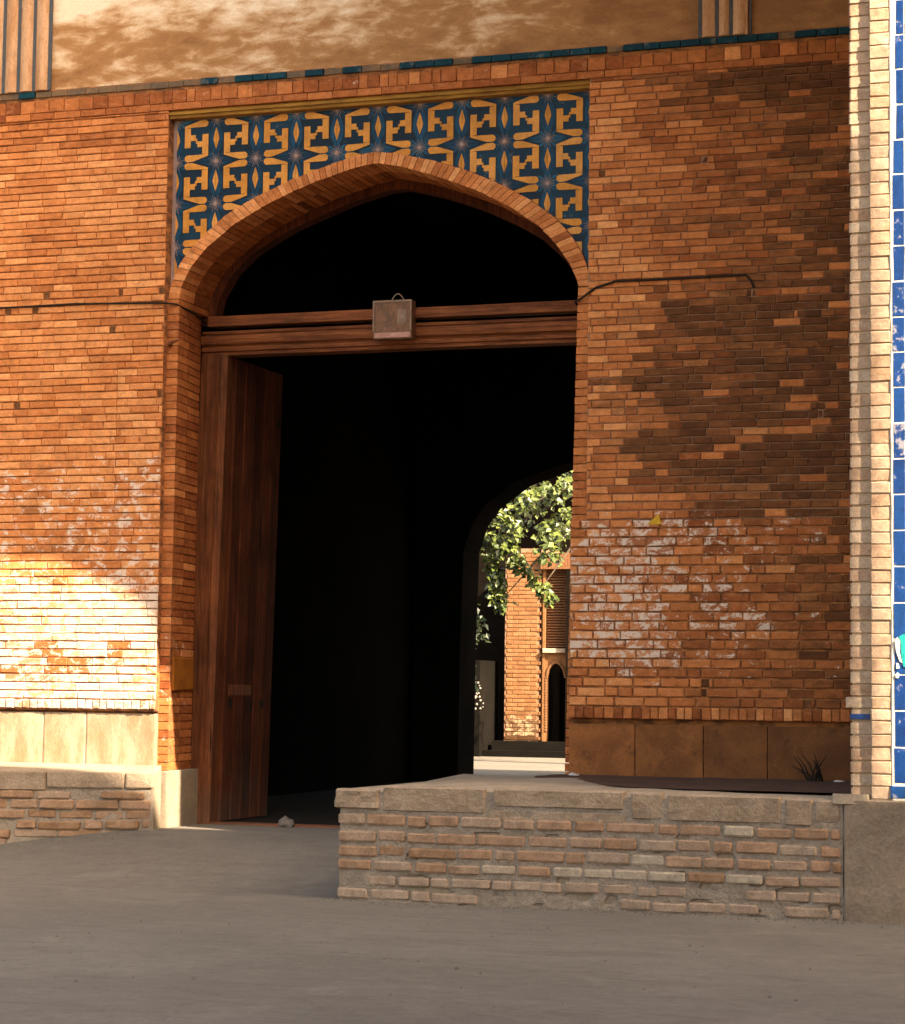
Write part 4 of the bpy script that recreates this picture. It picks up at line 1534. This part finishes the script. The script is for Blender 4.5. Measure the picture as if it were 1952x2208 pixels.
while z < 3.03:
    m = MB()
    V = [(-5.075, YC + 0.03, z), (-4.66, YC + 0.03, z), (-4.66, YC + 0.075, z + 0.035), (-5.075, YC + 0.075, z + 0.035), (-5.075, YC + 0.04, z - 0.008), (-4.66, YC + 0.04, z - 0.008), (-4.66, YC + 0.085, z + 0.027), (-5.075, YC + 0.085, z + 0.027)]
    m.add(V, [(0, 1, 2, 3), (7, 6, 5, 4), (0, 4, 5, 1), (3, 2, 6, 7)])
    build('shutter_slat', m, M_CWOOD, WN)
    z += 0.044
x = -5.15
while x < -4.2:
    m = MB()
    m.box(x, x + 0.021, YC - 0.10, YC + 0.3, 3.055, 3.32)
    build('cornice_board', m, M_CWOOD, CB)
    x += 0.027
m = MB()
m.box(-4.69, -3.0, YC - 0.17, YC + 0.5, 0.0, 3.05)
build('shade_wall', m, M_SHADEBLACK, CB)  # added step that shades niche and window, itself coloured black
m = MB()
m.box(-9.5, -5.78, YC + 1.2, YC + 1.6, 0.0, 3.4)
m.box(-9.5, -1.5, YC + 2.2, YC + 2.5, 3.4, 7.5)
build('shade_backing', m, M_SHADEBLACK, CB)  # black backing put in for the shade behind pier and leaves
m = MB()
m.box(-9.5, -1.5, YC - 0.9, YC + 2.5, 7.3, 7.5)
build('roof', m, M_CWOOD, CB)
m = MB()
m.box(-5.97, -4.3, YC - 0.55, YC + 0.4, -0.02, 0.10)
m.box(-5.90, -4.3, YC - 0.28, YC + 0.4, 0.10, 0.25)
build('step', m, M_SHADEWALL, CB)  # steps coloured near black in place of shade
m = MB()
m.box(-6.35, -5.98, YC - 0.7, YC + 0.3, -0.02, 1.55)
o = build('gate_pier', m, M_SHADEWALL)  # shade of the pier is in its near-black colour
o['label'], o['category'] = 'low brick pier left of the courtyard steps, coloured near black for shade', 'pier'


# ------------------------------------------------------------------ vegetation
def leaf(mb, p, d, n, L, tone):
    d = d.normalized()
    s = d.cross(n)
    if s.length < 1e-3:
        return
    s.normalize()
    n = s.cross(d)
    w = L * 0.36
    V = [p, p + d * L * 0.45 + s * w + n * 0.12 * L, p + d * L, p + d * L * 0.45 - s * w + n * 0.12 * L, p + d * L * 0.5]
    mb.add(V, [(0, 1, 4), (1, 2, 4), (2, 3, 4), (3, 0, 4)], 0, (tone, 0, 0))


def crown(mb, centres, per, L, rr, toneoff=0.0):
    for (c, rad) in centres:
        c = Vector(c)
        for _ in range(per):
            q = Vector((rr.gauss(0, 1), rr.gauss(0, 1), rr.gauss(0, 1)))
            p = c + q.normalized() * rad * (rr.random() ** 0.5)
            d = Vector((rr.uniform(-1, 1), rr.uniform(-1, 0.6), rr.uniform(-1.1, 0.1)))
            n = Vector((0.5 + rr.uniform(-0.7, 0.7), -0.7 + rr.uniform(-0.7, 0.7), 0.8 + rr.uniform(-0.5, 0.5)))
            leaf(mb, p, d, n, L * rr.uniform(0.65, 1.35), max(0, min(1, rr.random() + toneoff)))


TR = thing('mulberry_tree', 'leafy green tree with sunlit branches hanging in the courtyard beyond the passage', 'tree', (-1.4, 16.2, 0.0))
r = random.Random(29)
m = MB()
tube(m, [(-1.4, 16.2, -0.1), (-1.5, 16.1, 1.2), (-1.7, 15.9, 2.6), (-1.9, 15.8, 4.2)], [0.24, 0.19, 0.15, 0.10], 10)
build('trunk', m, M_BARK, TR)
m = MB()
tips = [(-4.2, 14.8, 3.3), (-4.5, 15.0, 3.0), (-3.5, 14.7, 2.55), (-4.15, 15.0, 2.4), (-3.3, 14.9, 3.2), (-3.9, 15.2, 3.9), (-2.6, 15.0, 4.6), (-4.6, 15.6, 4.6), (-0.6, 15.4, 4.2)]
for t in tips:
    b = Vector((-1.85, 15.85, 3.9))
    t = Vector(t)
    mid = b.lerp(t, 0.5) + Vector((0, 0, 0.45))
    tube(m, [b, b.lerp(mid, 0.6), mid, mid.lerp(t, 0.55) + Vector((0, 0, 0.1)), t], [0.06, 0.045, 0.03, 0.018, 0.006], 6)
build('branch', m, M_BARK, TR)
cen = []
for _ in range(36):
    cen.append(((r.uniform(-4.55, -2.9), r.uniform(14.4, 15.4), r.uniform(3.15, 4.35)), r.uniform(0.14, 0.26)))
for _ in range(12):
    cen.append(((r.uniform(-4.6, -3.1), r.uniform(14.5, 15.2), r.uniform(2.93, 3.2)), 0.14))
for k in range(7):
    t = k / 6
    cen.append(((-4.0 + 0.55 * t, 14.8, 2.95 - 0.60 * t), 0.115))
for k in range(8):
    t = k / 7
    cen.append(((-4.33 + 0.12 * t + r.uniform(-0.06, 0.06), 14.9, 2.95 - 0.68 * t), 0.11))
for _ in range(40):
    cen.append(((r.uniform(-5.0, 0.4), r.uniform(14.6, 17.2), r.uniform(4.3, 6.4)), r.uniform(0.3, 0.5)))
m = MB()
crown(m, cen, 30, 0.105, r)
build('crown', m, M_LEAF, TR, kind='stuff')

SH = thing('shrub', 'added leafy shrub with shade put into its leaf colour, at the left edge of the passage opening', 'shrub', (-5.7, 18.0, 0.0))
m = MB()
tube(m, [(-5.7, 18.0, -0.05), (-5.72, 18.0, 0.9), (-5.6, 17.9, 2.0)], [0.05, 0.04, 0.02], 7)
build('stem', m, M_BARK, SH)
cen = [((-5.75 + r.uniform(-0.35, 0.22), 18 + r.uniform(-0.3, 0.3), r.uniform(0.9, 2.9)), r.uniform(0.14, 0.24)) for _ in range(34)]
m = MB()
crown(m, cen, 26, 0.11, r, -0.3)
build('foliage', m, M_SHADELEAF, SH, kind='stuff')  # near-black leaves added in place of the shaded recess
m = MB()
for _ in range(16):
    c = Vector((-5.335 + r.uniform(-0.055, 0.05), 17.55 + r.uniform(-0.05, 0.05), r.uniform(0.74, 1.20)))
    rad = r.uniform(0.010, 0.019)
    tube(m, [c + Vector((0, 0, -rad)), c + Vector((0, 0, -rad * 0.6)), c, c + Vector((0, 0, rad * 0.6)), c + Vector((0, 0, rad))], [rad * 0.2, rad * 0.8, rad, rad * 0.8, rad * 0.2], 8)
build('light_dot', m, M_LIGHTDOT, SH, kind='stuff')  # pale beads standing in for dots of light through a screen

# ------------------------------------------------------------------ loose small things
def lump(name, label, cat, c, size, mat, seed, sub=2):
    import bmesh
    bm = bmesh.new()
    bmesh.ops.create_icosphere(bm, subdivisions=sub, radius=1.0)
    mbx = MB()
    V = []
    for v in bm.verts:
        p = v.co
        k = 1 + 0.35 * noise.noise(p * 1.4 + Vector((seed, 0, 0))) + 0.15 * noise.noise(p * 3.7 + Vector((0, seed, 0)))
        V.append((c[0] + p.x * size[0] * k, c[1] + p.y * size[1] * k, c[2] + p.z * size[2] * k))
    mbx.add(V, [[v.index for v in f.verts] for f in bm.faces])
    bm.free()
    o = build(name, mbx, mat)
    o['label'], o['category'] = label, cat
    return o


m = MB()
r = random.Random(404)
for k in range(520):
    if k < 300:
        x = r.uniform(0.0, 3.6); y = -2.42 - abs(r.gauss(0, 0.10))
    elif k < 380:
        x = r.uniform(-3.7, -2.2); y = -0.14 - 0.34 * min(2.0, -2.265 - x if x < -2.265 else 0) - 0.06 - abs(r.gauss(0, 0.09))
    else:
        x = r.uniform(-3.5, 3.5); y = r.uniform(-6.5, -0.1)
        if x > 0.0 and y > -2.45:
            continue
    rad = r.uniform(0.004, 0.011) * (1.6 if r.random() < 0.12 else 1)
    c = Vector((x, y, g_height(x, y) + rad * 0.3))
    a0 = r.uniform(0, 6)
    V = [c + Vector((rad * r.uniform(.7, 1.3) * math.cos(a0 + t * 1.257), rad * r.uniform(.7, 1.3) * math.sin(a0 + t * 1.257), -rad * 0.5)) for t in range(5)] + [c + Vector((r.uniform(-.3, .3) * rad, r.uniform(-.3, .3) * rad, rad * r.uniform(.5, .9)))]
    m.add(V, [(t, (t + 1) % 5, 5) for t in range(5)])
o = build('grit', m, M_STONE, kind='stuff')
lump('stone', 'small grey stone lying in the doorway at the foot of the door leaf', 'stone', (-1.50, 0.60, 0.02), (0.065, 0.06, 0.055), M_STONE, 1.0)
lump('crumpled_paper', 'crumpled pale litter on the platform where dado meets doorway', 'litter', (0.93, -0.06, 0.458), (0.04, 0.03, 0.022), M_LITTER, 4.0)
lump('crumpled_paper', 'small crumpled litter in the dark corner beside the tiled pillar', 'litter', (2.78, -0.12, 0.458), (0.045, 0.03, 0.018), M_LITTER, 9.0)
m = MB()
r = random.Random(55)
for k in range(16):
    a = Vector((2.62 + r.uniform(-0.06, 0.08), -0.12 + r.uniform(-0.05, 0.05), 0.45))
    b = a + Vector((r.uniform(-0.15, 0.15), r.uniform(-0.08, 0.06), r.uniform(0.04, 0.2)))
    tube(m, [a, a.lerp(b, 0.5) + Vector((0, 0, 0.03)), b], [0.007, 0.005, 0.002], 5)
o = build('dry_weed', m, M_WIRE)
o['label'], o['category'] = 'dry dark weed growing in the corner of dado and platform', 'weed'

# ------------------------------------------------------------------ unseen shade casters: added portal above the frame, added blocks opposite
IW = thing('portal_shade_caster', 'unseen brick portal flank added to shade the wall around the sun patch', 'shade_tower', (6.0, -2.3, 0.0))
curve = [(3.19, 5.17), (3.03, 5.38), (2.85, 5.50), (2.61, 5.63), (2.545, 5.85), (2.33, 6.04), (2.04, 6.15), (1.69, 6.28), (1.10, 6.31), (0.2, 6.36)]  # lower edge shaped to cast the outline of the sun patch
m = MB()
for a, b in zip(curve, curve[1:]):
    m.add([(a[0], -2.4, a[1]), (b[0], -2.4, b[1]), (b[0], -2.4, 12.4), (a[0], -2.4, 12.4), (a[0], -2.1, a[1]), (b[0], -2.1, b[1]), (b[0], -2.1, 12.4), (a[0], -2.1, 12.4)], [(3, 2, 1, 0), (4, 5, 6, 7), (1, 5, 4, 0), (3, 7, 6, 2)])
b = curve[-1]
m.add([(b[0], -2.4, b[1]), (b[0], -2.1, b[1]), (b[0], -2.1, 12.4), (b[0], -2.4, 12.4)], [(0, 1, 2, 3)])
build('shade_haunch', m, M_BUFF, IW)
m = MB()
m.box(3.191, 9.5, -2.4, -2.1, 7.21, 12.4)
build('shade_tower', m, M_BUFF, IW)  # added to keep sun off the upper wall
m = MB()
m.box(5.31, 9.5, -2.4, -2.1, -0.3, 7.209)
build('pier', m, M_BUFF, IW)  # added to close off stray sun beside the pillar

NB = thing('shade_building', 'unseen two part brick building added to shade the ground and platform', 'building', (14, -14, -0.3))
DX = 3.6 * math.tan(AZ)
KZ = math.tan(EL) / math.cos(AZ)
XS = 3.185 + DX + 0.15
m = MB()
m.box(7.5, XS, -17, -6.0, -0.4, 0.06 + 6.0 * KZ)
build('tall_shade_block', m, M_BRICK, NB)  # added; top and edge placed so its shadow spares the sun patch
m = MB()
m.box(XS, 26, -17, -6.0, -0.4, 0.47 + 3.6 * KZ)
build('low_shade_block', m, M_BRICK, NB)  # added; height set so its shadow stops at the pillar foot
